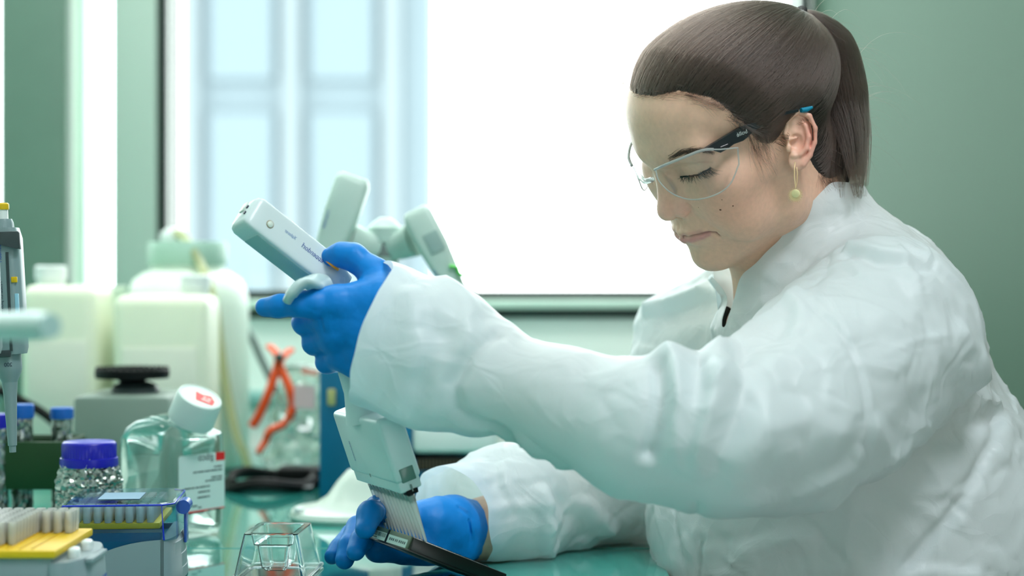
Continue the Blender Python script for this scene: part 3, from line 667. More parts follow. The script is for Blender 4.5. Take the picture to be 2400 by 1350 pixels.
# neck and grip
top = Mm @ Vector((0, 0, HM))
gl = [top - a_ * .006, top + a_ * .004, top + a_ * .020, top + a_ * .036, P(812, 800, 1.452), P(795, 720, 1.447), P(777, 662, 1.443), P(752, 640, 1.440)]
gr = [.019, .016, .0122, .0118, .0140, .0150, .0158, .0150]
mb = MB(); mb.tube([gl[0], gl[1], gl[2], gl[3], gl[4], gl[5], gl[6], gl[7]], gr, 28); mb.build('grip', M_body, pip, sharp=60)
# display body
E0 = P(774, 656, 1.440); E1 = P(577, 502, 1.405); ax = (E1 - E0).normalized(); L = (E1 - E0).length
cdir = Vector((0, -1, 0)); cdir = (cdir - ax * cdir.dot(ax)).normalized(); eu = cdir.cross(ax); eu = eu if eu.x > 0 else -eu
g = math.radians(33); n1 = (cdir * math.cos(g) + eu * math.sin(g)).normalized(); n2 = (cdir * math.sin(g) - eu * math.cos(g)).normalized()
h = .0148
Mb = frame(E0, n2, n1, ax)     # local x = towards lower left face, y = lettered face, z = along body
if Mb.determinant() < 0: Mb = frame(E0, -n2, n1, ax); sx = -1
else: sx = 1
def bq(hx, hy, z, cx=0, cy=0, e=.22): return [Mb @ Vector((cx + hx * math.copysign(abs(math.cos(a)) ** e, math.cos(a)), cy + hy * math.copysign(abs(math.sin(a)) ** e, math.sin(a)), z)) for a in np.linspace(math.pi / 48, 2 * math.pi + math.pi / 48, 48, endpoint=False)]
mb = MB(); mb.loft([bq(h * .8, h * .8, -.012, e=.5), bq(h * .95, h * .95, .004, e=.35), bq(h, h, .02), bq(h, h, L - .010), bq(h * .99, h * .99, L - .003), bq(h * .9, h * .9, L + .001), bq(h * .72, h * .72, L + .003)]); mb.build('display_body', M_body, pip, sharp=45)
mb = MB(); mb.box((sx * h, 0, L * .42), (.0012, h * 1.55, L * .86), .0005, M=Mb); mb.build('battery_cover', M_bodyg, pip)
mb = MB(); mb.box((-sx * h, 0, L * .62), (.0012, h * 1.3, L * .5), .0005, M=Mb); mb.build('display', mat('display_glass', lin(90, 120, 120), .1), pip)
text('lettering', 'eppendorf', .0056, Mb @ Vector((sx * .0005, h + .0003, L * .205)), ax, eu, M_ink, pip)
text('lettering', 'Xplorer', .0037, Mb @ Vector((-sx * .001, h + .0003, L * .535)), ax, eu, mat('pale_blue_ink', lin(70, 124, 186), .5, var=0), pip)
Md = Mb @ Matrix.Translation((sx * .002, h - .0006, L * .81)) @ Matrix.Rotation(-math.pi / 2, 4, 'X')
MB().lathe([(.0028, 0), (.0028, .0014), (.0020, .0020), (0, .0021)], 24, Md, cap1=False).build('socket_cover', M_offw, pip)
MB().lathe([(.0034, .0002), (.0034, .0009), (.0028, .0009)], 24, Md).build('socket_ring', mat('brass_ring', lin(150, 130, 90), .4), pip)
for dx, dy in ((-.004, .004), (.003, .006)):
    MB().lathe([(.0016, 0), (.0016, .0022)], 16, Mb @ Matrix.Translation((dx, dy, L + .002))).build('contact_pin', M_inkdk, pip)
MB().box((-sx * .006, -.004, L + .0032), (.010, .008, .002), .0009, M=Mb).build('top_button', M_offw, pip)
# finger hook and operating rocker
hk = spline([P(768, 666, 1.408), P(738, 662, 1.386), P(708, 666, 1.371), P(686, 686, 1.366), P(672, 708, 1.368)], 20)
rings = []
for i, p in enumerate(hk):
    tdir = Vector(hk[min(i + 1, 19)] - hk[max(i - 1, 0)]).normalized(); wv = Vector((.25, .95, .1)); wv = (wv - tdir * wv.dot(tdir)).normalized(); nv = tdir.cross(wv)
    ww = .0085 * (1 if i < 15 else math.sqrt(max(.1, 1 - ((i - 14.5) / 5.2) ** 2))); tt = .0046 if i < 16 else .0036
    rings.append([Vector(p) + wv * ww * math.cos(a) + nv * tt * math.sin(a) for a in np.linspace(0, 2 * math.pi, 20, endpoint=False)])
MB().loft(rings).build('finger_hook', mat('hook_grey', lin(176, 200, 200), .35), pip, sharp=60)
MB().lathe([(.0075, 0), (.0075, .002), (.006, .0034), (0, .0036)], 28, frame(P(776, 622, 1.425), ax, cdir.cross(ax) * -1 if False else ax.cross(eu), eu), cap1=False).build('rocker_button', mat('orange_button', lin(240, 160, 30), .4), pip)
# well plate held in the other hand
C = P(965, 1276, 1.40)
u = Vector((.883, .469, -.43)).normalized(); v = Vector((-.469, .883, 0)); v = (v - u * v.dot(u)).normalized(); nn = u.cross(v).normalized()
if nn.z < 0: nn = -nn
pl = thing('well_plate', C, 'black well plate with barcode label on its end, held under the pipette tips', 'plate')
PW, PL, PH = .100, .094, .0125
Mp = frame(C, u, v, nn)
M_plate = mat('black_polystyrene', lin(12, 20, 18), .3, var=.02)
if Mp.determinant() < 0: pass
mb = MB(); mb.box((PL / 2, PW / 2, 0), (PL, PW, PH), .0012, M=Mp); mb.box((PL / 2, PW / 2, -PH / 2 + .0008), (PL + .003, PW + .003, .0018), .0004, M=Mp); mb.build('frame', M_plate, pl)
M_olive = mat('smoky_end', lin(88, 104, 84), .35, var=.04)
mb = MB(); mb.box((-.0006, .0475, .0008), (.0016, .090, PH * .86), .0003, M=Mp); mb.build('end_panel', M_olive, pl)
for y0, y1, z0, z1, nm in ((.006, .0440, -.0046, .0024, 'lettered_label'), (.0485, .0800, -.0044, .0026, 'barcode_label')):
    mb = MB(); mb.box((-.0016, (y0 + y1) / 2, (z0 + z1) / 2), (.0006, y1 - y0, z1 - z0), M=Mp); lab = mb.build(nm, M_label, pl, smooth=False)
    mb = MB()
    if nm == 'barcode_label':
        yy = y1 - .0012; rb = random.Random(5)
        while yy > y0 + .0016:
            wd = rb.choice((.0006, .0008, .0014)); mb.face([Mp @ Vector((-.00200, yy, z0 + .0028)), Mp @ Vector((-.00200, yy - wd, z0 + .0028)), Mp @ Vector((-.00200, yy - wd, z1 - .0006)), Mp @ Vector((-.00200, yy, z1 - .0006))]); yy -= wd + rb.choice((.0006, .0010))
        bars(mb, Mp @ Vector((-.00200, y1 - .002, z0 + .0008)), Mp.to_3x3() @ Vector((0, -1, 0)), Mp.to_3x3() @ Vector((0, 0, 1)), [(0, 0, [.002] * 5)], .0012)
    else:
        bars(mb, Mp @ Vector((-.00200, y1 - .002, z0 + .0026)), Mp.to_3x3() @ Vector((0, -1, 0)), Mp.to_3x3() @ Vector((0, 0, 1)), [(.002, 0, [.0022, .0022, .0022]), (.0135, 0, [.0018, .0018]), (.021, 0, [.0022, .0022, .0022, .0022])], .0022)
    mb.build('print', M_print, lab, smooth=False)
mb = MB(); mb.box((-.0016, .0462, .0008), (.001, .0022, PH * .86), M=Mp); mb.build('rib', M_plate, pl, smooth=False)
mb = MB()
for i in range(8):
    for j in range(9): mb.lathe([(.0032, PH / 2 + .0001), (.0032, PH / 2 + .0008), (.0026, PH / 2 + .0008), (.0024, PH / 2 + .0002)], 12, Mp @ Matrix.Translation((.0125 + .0092 * i, .0115 + .0095 * j, 0)))
tag(mb.build('well_rims', M_plate, pl), kind='stuff')
# ------------------------------------------------------------------ signed distance modelling (figure, gloves, gown)
def smin(a, b, k):
    h = np.clip(.5 + .5 * (b - a) / k, 0, 1); return b + (a - b) * h - k * h * (1 - h)
class Vol:
    def __init__(s, xs, ys, zs):
        s.ax = [np.asarray(a, np.float32) for a in (xs, ys, zs)]; s.d = np.full([len(a) for a in s.ax], .08, np.float32)
        s.R = np.eye(3, dtype=np.float32); s.o = np.zeros(3, np.float32); s.u = 1.0
    def fr(s, R, o, u): s.R, s.o, s.u = np.asarray(R, np.float32), np.asarray(o, np.float32), u; return s
    def win(s, lo, hi):
        c = np.array([[(lo, hi)[(i >> b) & 1][b] for b in range(3)] for i in range(8)]) * s.u
        w = c @ s.R.T + s.o; a, b = w.min(0), w.max(0); sl = []
        for k in range(3):
            i0 = max(0, np.searchsorted(s.ax[k], a[k]) - 1); i1 = min(len(s.ax[k]), np.searchsorted(s.ax[k], b[k]) + 1)
            if i1 - i0 < 2: return None
            sl.append(slice(i0, i1))
        X = s.ax[0][sl[0]][:, None, None] - s.o[0]; Y = s.ax[1][sl[1]][None, :, None] - s.o[1]; Z = s.ax[2][sl[2]][None, None, :] - s.o[2]
        q = [(X * s.R[0, k] + Y * s.R[1, k] + Z * s.R[2, k]) / s.u for k in range(3)]
        return tuple(sl), q
    def _do(s, f, lo, hi, k, sub):
        m = max(k * 1.3, .004 / s.u); r = s.win(np.asarray(lo) - m, np.asarray(hi) + m)
        if r is None: return s
        sl, q = r; d = (f(q) * s.u).astype(np.float32); a = s.d[sl]; ku = max(k * s.u, 1e-5)
        s.d[sl] = -smin(-a, d, ku) if sub else smin(a, d, ku)
        return s
    def ell(s, c, r, k=.01, sub=False, Rl=None):
        c = np.array(c, float); r = np.array(r, float)
        def f(q):
            p = [q[i] - c[i] for i in range(3)]
            if Rl is not None: p = [sum(p[j] * Rl[j][i] for j in range(3)) for i in range(3)]
            k0 = np.sqrt(sum((p[i] / r[i]) ** 2 for i in range(3))); k1 = np.sqrt(sum((p[i] / r[i] ** 2) ** 2 for i in range(3))) + 1e-9
            return k0 * (k0 - 1) / k1
        rr = np.full(3, r.max()) if Rl is not None else r
        return s._do(f, c - rr, c + rr, k, sub)
    def cone(s, a, b, ra, rb, k=.01, sub=False, sc=None):
        a = np.array(a, float); b = np.array(b, float); v = b - a; vv = max(v @ v, 1e-12)
        def f(q):
            t = np.clip(sum((q[i] - a[i]) * v[i] for i in range(3)) / vv, 0, 1)
            return np.sqrt(sum((q[i] - a[i] - t * v[i]) ** 2 for i in range(3))) - (ra + (rb - ra) * t)
        m = max(ra, rb); return s._do(f, np.minimum(a, b) - m, np.maximum(a, b) + m, k, sub)
    def chain(s, pts, k=.01, sub=False):
        for p, q in zip(pts, pts[1:]): s.cone(p[:3], q[:3], p[3], q[3], k, sub)
        return s
    def mesh(s, smooth=2):
        d = s.d; S = d < 0; n = d.shape
        cnt = np.zeros([q - 1 for q in n], np.uint8)
        for i in (0, 1):
            for j in (0, 1):
                for k in (0, 1): cnt += S[i:n[0] - 1 + i, j:n[1] - 1 + j, k:n[2] - 1 + k]
        act = (cnt > 0) & (cnt < 8); I, J, K = np.nonzero(act); idx = np.full(cnt.shape, -1, np.int32); idx[I, J, K] = np.arange(len(I), dtype=np.int32)
        ci = np.array([[i, j, k] for i in (0, 1) for j in (0, 1) for k in (0, 1)])
        val = np.stack([d[I + a, J + b, K + c] for a, b, c in ci], 1)
        acc = np.zeros((len(I), 3)); w = np.zeros(len(I))
        for e0 in range(8):
            for e1 in range(e0 + 1, 8):
                if np.abs(ci[e0] - ci[e1]).sum() != 1: continue
                a, b = val[:, e0], val[:, e1]; m = (a < 0) != (b < 0); t = np.where(m, a / np.where(m, a - b, 1), 0)
                acc += np.where(m[:, None], ci[e0] + t[:, None] * (ci[e1] - ci[e0]), 0); w += m
        f = acc / w[:, None]; B = np.stack([I, J, K], 1); V = np.empty_like(f)
        for k in range(3):
            A = s.ax[k].astype(float); V[:, k] = A[B[:, k]] + f[:, k] * (A[B[:, k] + 1] - A[B[:, k]])
        Q = []
        for ax in range(3):
            o = [q for q in range(3) if q != ax]
            sl0 = [slice(1, -1)] * 3; sl0[ax] = slice(0, n[ax] - 1); sl1 = [slice(1, -1)] * 3; sl1[ax] = slice(1, n[ax])
            a = S[tuple(sl0)]; b = S[tuple(sl1)]; g = np.array(np.nonzero(a != b)).T
            off = np.ones(3, int); off[ax] = 0; g = g + off
            flip = S[g[:, 0], g[:, 1], g[:, 2]]
            def cell(d1, d2):
                h = g.copy(); h[:, o[0]] -= d1; h[:, o[1]] -= d2; return idx[h[:, 0], h[:, 1], h[:, 2]]
            q = np.stack([cell(1, 1), cell(0, 1), cell(0, 0), cell(1, 0)], 1)
            if ax == 1: flip = ~flip
            q[~flip] = q[~flip][:, ::-1]; Q.append(q)
        F = np.concatenate(Q); F = F[(F >= 0).all(1)]
        V = taubin(V, F, smooth); return V, F
def edges(F):
    E = np.concatenate([F[:, [i, (i + 1) % F.shape[1]]] for i in range(F.shape[1])]); E.sort(1)
    return np.unique(E, axis=0)
def taubin(V, F, it=2, l=.5, m=-.53):
    E = edges(F); n = len(V); deg = np.bincount(E.ravel(), minlength=n)[:, None]
    for k in range(it * 2):
        c = l if k % 2 == 0 else m
        S = np.stack([np.bincount(E[:, 0], V[E[:, 1], i], n) + np.bincount(E[:, 1], V[E[:, 0], i], n) for i in range(3)], 1)
        V = V + c * (S / np.maximum(deg, 1) - V)
    return V
def normals(V, F):
    a = np.cross(V[F[:, 2]] - V[F[:, 0]], V[F[:, 3]] - V[F[:, 1]]) if F.shape[1] == 4 else np.cross(V[F[:, 1]] - V[F[:, 0]], V[F[:, 2]] - V[F[:, 0]])
    N = np.stack([sum(np.bincount(F[:, j], a[:, i], len(V)) for j in range(F.shape[1])) for i in range(3)], 1)
    return N / (np.linalg.norm(N, axis=1, keepdims=True) + 1e-12)
def keep(V, F, mask):
    """keep faces whose vertices all satisfy mask"""
    F = F[mask[F].all(1)]; used = np.unique(F); m = np.full(len(V), -1); m[used] = np.arange(len(used)); return V[used], m[F], used
def smooth_rim(V, F, it=12):
    E = np.concatenate([F[:, [i, (i + 1) % F.shape[1]]] for i in range(F.shape[1])]); E.sort(1)
    U, c = np.unique(E, axis=0, return_counts=True); B = U[c == 1]; n = len(V); deg = np.bincount(B.ravel(), minlength=n); m = deg == 2
    for _ in range(it):
        S = np.stack([np.bincount(B[:, 0], V[B[:, 1], i], n) + np.bincount(B[:, 1], V[B[:, 0], i], n) for i in range(3)], 1)
        V = np.where(m[:, None], .5 * V + .5 * S / np.maximum(deg, 1)[:, None], V)
    A = edges(F); dg = np.bincount(A.ravel(), minlength=n); rim = deg > 0; near = np.zeros(n, bool); near[A[rim[A].any(1)].ravel()] = True; near &= ~rim
    for _ in range(3):
        S = np.stack([np.bincount(A[:, 0], V[A[:, 1], i], n) + np.bincount(A[:, 1], V[A[:, 0], i], n) for i in range(3)], 1)
        V = np.where(near[:, None], .4 * V + .6 * S / np.maximum(dg, 1)[:, None], V)
    return V
def worley(Pt, s, seed, an=None):
    q = Pt / s if an is None else (Pt @ an) / s
    c = np.floor(q).astype(np.int64); best = np.full(len(q), 9.); 
    for dx in (-1, 0, 1):
        for dy in (-1, 0, 1):
            for dz in (-1, 0, 1):
                g = c + (dx, dy, dz); h = (g[:, 0] * 73856093) ^ (g[:, 1] * 19349663) ^ (g[:, 2] * 83492791) ^ (seed * 2654435)
                j = np.stack([((h * m) % 10007) / 10007. for m in (1103515245, 22695477, 134775813)], 1)
                best = np.minimum(best, ((g + j - q) ** 2).sum(1))
    return np.sqrt(best + .012)
def facets(Pt, s, seed, an):
    q = (Pt @ an) / s; c = np.floor(q).astype(np.int64); best = np.full(len(q), 9.); val = np.zeros(len(q))
    for dx in (-1, 0, 1):
        for dy in (-1, 0, 1):
            for dz in (-1, 0, 1):
                g = c + (dx, dy, dz); h = (g[:, 0] * 73856093) ^ (g[:, 1] * 19349663) ^ (g[:, 2] * 83492791) ^ (seed * 2654435)
                j = np.stack([((h * m) % 10007) / 10007. for m in (1103515245, 22695477, 134775813, 69069, 1664525, 214013)], 1)
                r = g + j[:, :3] - q; d2 = (r ** 2).sum(1); hit = d2 < best; best = np.where(hit, d2, best); val = np.where(hit, (r * (j[:, 3:] - .5)).sum(1), val)
    return val
def relax(F, n, x, it):
    E = edges(F); deg = np.maximum(np.bincount(E.ravel(), minlength=n), 1)
    for _ in range(it): x = .35 * x + .65 * (np.bincount(E[:, 0], x[E[:, 1]], n) + np.bincount(E[:, 1], x[E[:, 0]], n)) / deg
    return x
def axis3(segs):
    """piecewise spaced coordinates [(start, step), ..., (end, None)]"""
    out = []
    for (a, h), (b, _) in zip(segs, segs[1:]): out.append(np.arange(a, b - h * .4, h))
    return np.concatenate(out + [[segs[-1][0]]])
# ------------------------------------------------------------------ the person
person = thing('person', (.30, 1.55, 0), 'dark haired woman in white gown, blue gloves and clear glasses bending over a pipette', 'person')
_th, _ps, _ro = math.radians(31.7), math.radians(21.9), math.radians(-13.4)
_F = np.array([-math.cos(_ps), -math.sin(_ps), 0]); _L = np.array([math.sin(_ps), -math.cos(_ps), 0]); _U = np.array([0, 0, 1.])
_F2 = math.cos(_th) * _F - math.sin(_th) * _U; _U2 = math.cos(_th) * _U + math.sin(_th) * _F
_L3 = math.cos(_ro) * _L + math.sin(_ro) * _U2; _U3 = math.cos(_ro) * _U2 - math.sin(_ro) * _L
HR = np.stack([_F2, _L3, _U3], 1); HO = PN(1860, 353, 1.46) - HR @ np.array([0, .068, 0])
def HW(p): return np.asarray(p, float) @ HR.T * .001 + HO if np.ndim(p) > 1 else HR @ (np.asarray(p, float) * .001) + HO
def HL(w): return (np.asarray(w) - HO) @ HR * 1000
def ray_hit(px, py, f, lo=1.3, hi=1.75, n=400):
    """head-local point where the sight line through a pixel first meets f(local mm) < 0"""
    Ds = np.linspace(lo, hi, n); W_ = np.stack([(px - 1200) / FPX * Ds, Ds, CZ + (675 - py) / FPX * Ds], 1); q = HL(W_); v = f(q); i = np.argmax(v < 0)
    if not (v < 0).any(): i = int(np.argmin(v))
    return q[i]
vol = Vol(axis3([(-.18, .007), (.075, .0011), (.335, .006), (.52, None)]), axis3([(1.22, .007), (1.415, .0012), (1.64, .006), (1.95, None)]), axis3([(.46, .009), (1.0, .0011), (1.275, None)]))
v = vol.fr(HR, HO, .001)
def both(f):
    for s_ in (1, -1): f(s_)
v.ell((-8, 0, 45), (93, 72, 64), 4)
v.ell((32, 0, 59), (64, 57, 51), 20)
v.ell((5, 0, 60), (74, 64, 52), 16)
v.ell((44, 0, -16), (46, 53, 68), 20)
both(lambda s_: v.cone((66, s_ * 9, -74), (14, s_ * 47, -50), 14, 15, 16))
both(lambda s_: v.cone((14, s_ * 47, -50), (0, s_ * 55, 0), 15, 14, 16))
v.ell((75, 0, -72), (17, 17, 15), 12)
both(lambda s_: v.ell((56, s_ * 38, -10), (27, 24, 32), 20))
both(lambda s_: v.ell((44, s_ * 50, 4), (30, 13, 16), 22))
both(lambda s_: v.ell((50, s_ * 47, -38), (24, 14, 22), 14))
both(lambda s_: v.cone((86, s_ * 11, 38), (72, s_ * 44, 39), 9, 8, 16))
both(lambda s_: v.ell((92, s_ * 31, 20), (13, 15, 8), 12, True))
both(lambda s_: v.ell((68.5, s_ * 31.5, 18), (13, 16, 13), 6))
both(lambda s_: v.cone((81.5, s_ * 19, 11.5), (74, s_ * 46, 14), .5, .5, 2.0, True))
v.cone((82, 0, 32), (95, 0, -4), 7.5, 8.0, 11)
v.ell((97.8, 0, -13.5), (10, 9.5, 9.8), 6)
both(lambda s_: v.ell((88.5, s_ * 11.5, -15.5), (9.5, 7, 7.8), 4))
both(lambda s_: v.cone((82, s_ * 9, 14), (85, s_ * 11, -8), 7, 7, 8))
both(lambda s_: v.ell((93, s_ * 6.2, -24.5), (5, 2.8, 4), 2, True))
v.ell((70, 0, -42), (24, 30, 21), 14)
both(lambda s_: v.chain([(93, 0, -39, 3.6), (91, s_ * 10, -39.4, 3.4), (86, s_ * 20, -41.3, 2.6), (81.5, s_ * 27, -43.3, 1.4)], 4))
both(lambda s_: v.chain([(92, 0, -46.6, 4.2), (90, s_ * 10, -46.3, 4.0), (85, s_ * 19, -45.2, 3.0), (81.5, s_ * 25, -44.3, 1.5)], 4))
v.ell((97, 0, -31), (3, 2.2, 5), 3, True)
v.ell((97, 0, -57.5), (4, 12, 3.2), 6, True)
both(lambda s_: v.cone((85, s_ * 23, -17), (80, s_ * 33, -34), .1, .1, 3.0, True))
both(lambda s_: v.chain([(86, s_ * 17.5, -8, .4), (80, s_ * 18.5, -13, .5), (82, s_ * 17.5, -20, .4)], 2.4, True))
# neck and the (covered) trunk and arms, one surface
w = vol.fr(np.eye(3), np.zeros(3), 1.0)
nk0, nk1 = HW((-24, 0, -28)), PN(1900, 700, 1.575)
w.cone(nk0, nk1, .050, .054, .018)
w.cone(HW((30, 0, -72)), PN(1800, 690, 1.565), .020, .030, .022)
w.cone(PN(2035, 750, 1.47), PN(1740, 830, 1.74), .040, .040, .04)
w.ell(PN(1975, 930, 1.60), (.095, .12, .13), .05); w.ell(PN(2000, 1250, 1.6), (.12, .13, .2), .05)
w.chain([(*PN(2020, 820, 1.45), .042), (*PN(1690, 1030, 1.33), .034), (*PN(1300, 940, 1.345), .030), (*PN(935, 770, 1.395), .022)], .03)
w.chain([(*PN(1720, 870, 1.74), .040), (*PN(1440, 1165, 1.72), .034), (*PN(1300, 1190, 1.665), .030), (*PN(1150, 1240, 1.605), .0245), (*PN(1090, 1240, 1.585), .022)], .03)
# ear on the camera side, in picture-plane units around its centre
es = 1.455 / FPX
ex, ez = np.array([.985, .10, .0]), np.array([0, 0, 1.]); ex /= np.linalg.norm(ex); ey = np.cross(ez, ex); Re = np.stack([ex, ez, -ey], 1)
e = vol.fr(Re, PN(1873, 330, 1.452), es)
e.ell((-2, 0, -20), (26, 48, 20), 12)
e.ell((2, 12, 1), (31, 54, 6), 5); e.ell((-4, -46, 0), (23, 25, 8), 8)
e.chain([(-24, -10, 2, 5), (-33, 16, 3, 5.5), (-27, 50, 5, 5.5), (-4, 68, 8, 6), (21, 57, 12, 6), (34, 28, 14, 6), (34, -4, 12, 5.5), (24, -34, 7, 6), (9, -56, 3, 8)], 4)
e.chain([(-4, 48, 4, 4), (12, 34, 9, 5), (20, 8, 11, 6), (14, -18, 10, 6), (0, -33, 8, 6)], 5)
e.ell((-9, -4, 9), (17, 21, 13), 4, True); e.ell((-8, 36, 10), (13, 17, 6), 4, True)
e.cone((27, 38, 12), (29, 0, 13), 3, 3, 3, True)
e.cone((-26, 2, 5), (-8, 6, 3), 4, 3, 4); e.ell((-27, -18, 5), (7, 10, 7), 4); e.ell((-13, -36, 6), (9, 6, 6), 4)
V, F = vol.mesh(2)
BV, BN = V, normals(V, F)
FI = np.nonzero((BN[:, 1] < .1) & (BV[:, 2] > .97) & (BV[:, 0] < .40))[0]
FX, FY, FD = 1200 + FPX * BV[FI, 0] / BV[FI, 1], 675 - FPX * (BV[FI, 2] - CZ) / BV[FI, 1], (BV[FI, 1] - 1.3) * 1500
def on_face(px, py):
    """index of the camera-side skin vertex nearest to a pixel"""
    return int(FI[np.argmin((FX - px) ** 2 + (FY - py) ** 2 + FD)])
# skin colouring: lips, warm cheeks, ear and nose, a few moles
q = HL(V); qs = q.copy(); qs[:, 1] = np.abs(qs[:, 1])
def seg(Q, a, b):
    a, b = np.array(a, float), np.array(b, float); t = np.clip(((Q - a) @ (b - a)) / ((b - a) @ (b - a)), 0, 1); return np.linalg.norm(Q - a - t[:, None] * (b - a), axis=1)
C_ = np.tile(np.array([.76, .475, .345]), (len(V), 1))
def mixc(wt, c): 
    global C_
    C_ = C_ * (1 - wt[:, None]) + np.array(c) * wt[:, None]
g = lambda d, r: np.exp(-(d / r) ** 2)
mixc(.55 * g(np.linalg.norm(qs - (66, 46, -14), axis=1), 26), (.74, .33, .24))
mixc(.5 * g(np.linalg.norm(qs - (106, 0, -6), axis=1), 14), (.80, .45, .37)); mixc(.5 * g(np.linalg.norm(qs - (92, 16, -12), axis=1), 9), (.78, .41, .34))
er = (V - PN(1873, 330, 1.452)) @ Re / es
mixc(.75 * (1 / (1 + np.exp(-(er[:, 0] + 2) / 8))) * g(er[:, 1] / 75, 1.1) * (np.abs(er[:, 0]) < 60) * (er[:, 2] > -14), (.80, .33, .27))
def face_line(px_pts):
    c_ = HL(np.array([BV[on_face(*p)] for p in px_pts])); c_[:, 1] = np.abs(c_[:, 1]); d_ = np.full(len(qs), 1e3)
    for a_, b_ in zip(c_, c_[1:]): d_ = np.minimum(d_, seg(qs, a_, b_ + 1e-6))
    return d_
ml = face_line([(1590, 556), (1600, 555), (1620, 553), (1642, 548), (1662, 544), (1676, 547), (1686, 554)])
lo_l = face_line([(1596, 563), (1606, 564), (1624, 562), (1644, 555), (1658, 549)]); up_l = face_line([(1586, 551), (1600, 550), (1622, 547), (1644, 543)])
mixc(.85 / (1 + np.exp((lo_l - 2.9) / .5)), (.60, .26, .245)); mixc(.55 / (1 + np.exp((up_l - 1.5) / .4)), (.60, .28, .25)); mixc(.80 * g(ml, 1.0), (.24, .09, .08))
dig = -.0013 * g(ml, 1.1) + .0007 * g(lo_l, 2.4) - .0009 * g(face_line([(1676, 547), (1689, 558), (1693, 567)]), 1.7)
dig += -.0009 * g(face_line([(1611, 478), (1621, 488), (1619, 500), (1609, 511)]), 1.2) - .0007 * g(face_line([(1626, 502), (1650, 518), (1682, 540)]), 3.0)
dig += -.0007 * g(face_line([(1586, 400), (1608, 389), (1640, 381), (1668, 384)]), .9)
V = V + normals(V, F) * dig[:, None]
mixc(.30 * g(seg(qs, (82, 16, 16), (72, 44, 15)), 6), (.62, .38, .31))
cran = lambda Q: Q[:, 0] * 0 + 1
me = npmesh('body', V, F); ca = me.color_attributes.new('skin', 'FLOAT_COLOR', 'POINT'); ca.data.foreach_set('color', np.concatenate([C_, np.ones((len(V), 1))], 1).astype(np.float32).ravel())
M_skin = mat('skin', (.58, .37, .26, 1), .42, spec=.45, var=0, bump=.06, bscale=900, sss=.22, ssr=(1, .35, .18), sscale=.006)
nt = M_skin.node_tree; an = nt.nodes.new('ShaderNodeAttribute'); an.attribute_name = 'skin'
nz = nt.nodes.new('ShaderNodeTexNoise'); nz.inputs['Scale'].default_value = 140; nz.inputs['Detail'].default_value = 4
mr = nt.nodes.new('ShaderNodeMapRange'); mr.inputs[1].default_value = .3; mr.inputs[2].default_value = .7; mr.inputs[3].default_value = .93; mr.inputs[4].default_value = 1.03
mx = nt.nodes.new('ShaderNodeMix'); mx.data_type = 'RGBA'; mx.blend_type = 'MULTIPLY'; mx.inputs[0].default_value = 1
nt.links.new(nz.outputs['Fac'], mr.inputs[0]); nt.links.new(an.outputs['Color'], mx.inputs[6]); nt.links.new(mr.outputs[0], mx.inputs[7]); nt.links.new(mx.outputs[2], nt.nodes['Principled BSDF'].inputs['Base Color'])
body = link_mesh('body', me, M_skin, person, sharp=None)
BN = normals(V, F); BV = V; FX, FY, FD = 1200 + FPX * BV[FI, 0] / BV[FI, 1], 675 - FPX * (BV[FI, 2] - CZ) / BV[FI, 1], (BV[FI, 1] - 1.3) * 1500
M_mole = mat('mole', lin(104, 62, 44), .5, var=0)
for px, py, r_m in ((1688, 491, .0011), (1718, 482, .0008), (1691, 468, .0005), (1637, 486, .0004)):
    i = on_face(px, py); n_ = Vector(BN[i]); M = n_.to_track_quat('Z', 'Y').to_matrix().to_4x4(); M.translation = Vector(BV[i])
    MB().lathe([(r_m, -.0003), (r_m * .8, .00015), (0, .0003)], 12, M, cap1=False).build('mole', M_mole, body)
# ------------------------------------------------------------------ disposable gown
gv = Vol(np.arange(-.16, .50, .0029), np.arange(1.22, 1.90, .0031), np.arange(.56, 1.10, .0029))
G = gv
def pc(px, py, D, r): return (*PN(px, py, D), r)
G.ell(PN(1990, 1010, 1.60), (.125, .165, .17), .03); G.ell(PN(1990, 1215, 1.6), (.190, .17, .165), .05); G.ell(PN(2075, 1420, 1.6), (.19, .17, .2), .05)
G.ell(PN(2008, 800, 1.58), (.106, .165, .118), .03)
G.cone(PN(1880, 490, 1.565), PN(1935, 690, 1.58), .060, .100, .03)
G.cone(PN(1868, 520, 1.56), PN(1852, 700, 1.575), .062, .068, .02)
G.cone(PN(1790, 735, 1.66), PN(1645, 852, 1.765), .055, .066, .025)
G.cone(PN(1690, 668, 1.70), PN(1532, 736, 1.765), .020, .012, .03)
# far arm
G.chain([pc(1645, 852, 1.765, .066), pc(1500, 1130, 1.735, .060), pc(1400, 1165, 1.715, .052)], .03)
G.chain([pc(1440, 1158, 1.72, .050), pc(1330, 1178, 1.68, .050), pc(1195, 1182, 1.625, .057), pc(1060, 1216, 1.585, .047), pc(1000, 1232, 1.575, .046)], .012)
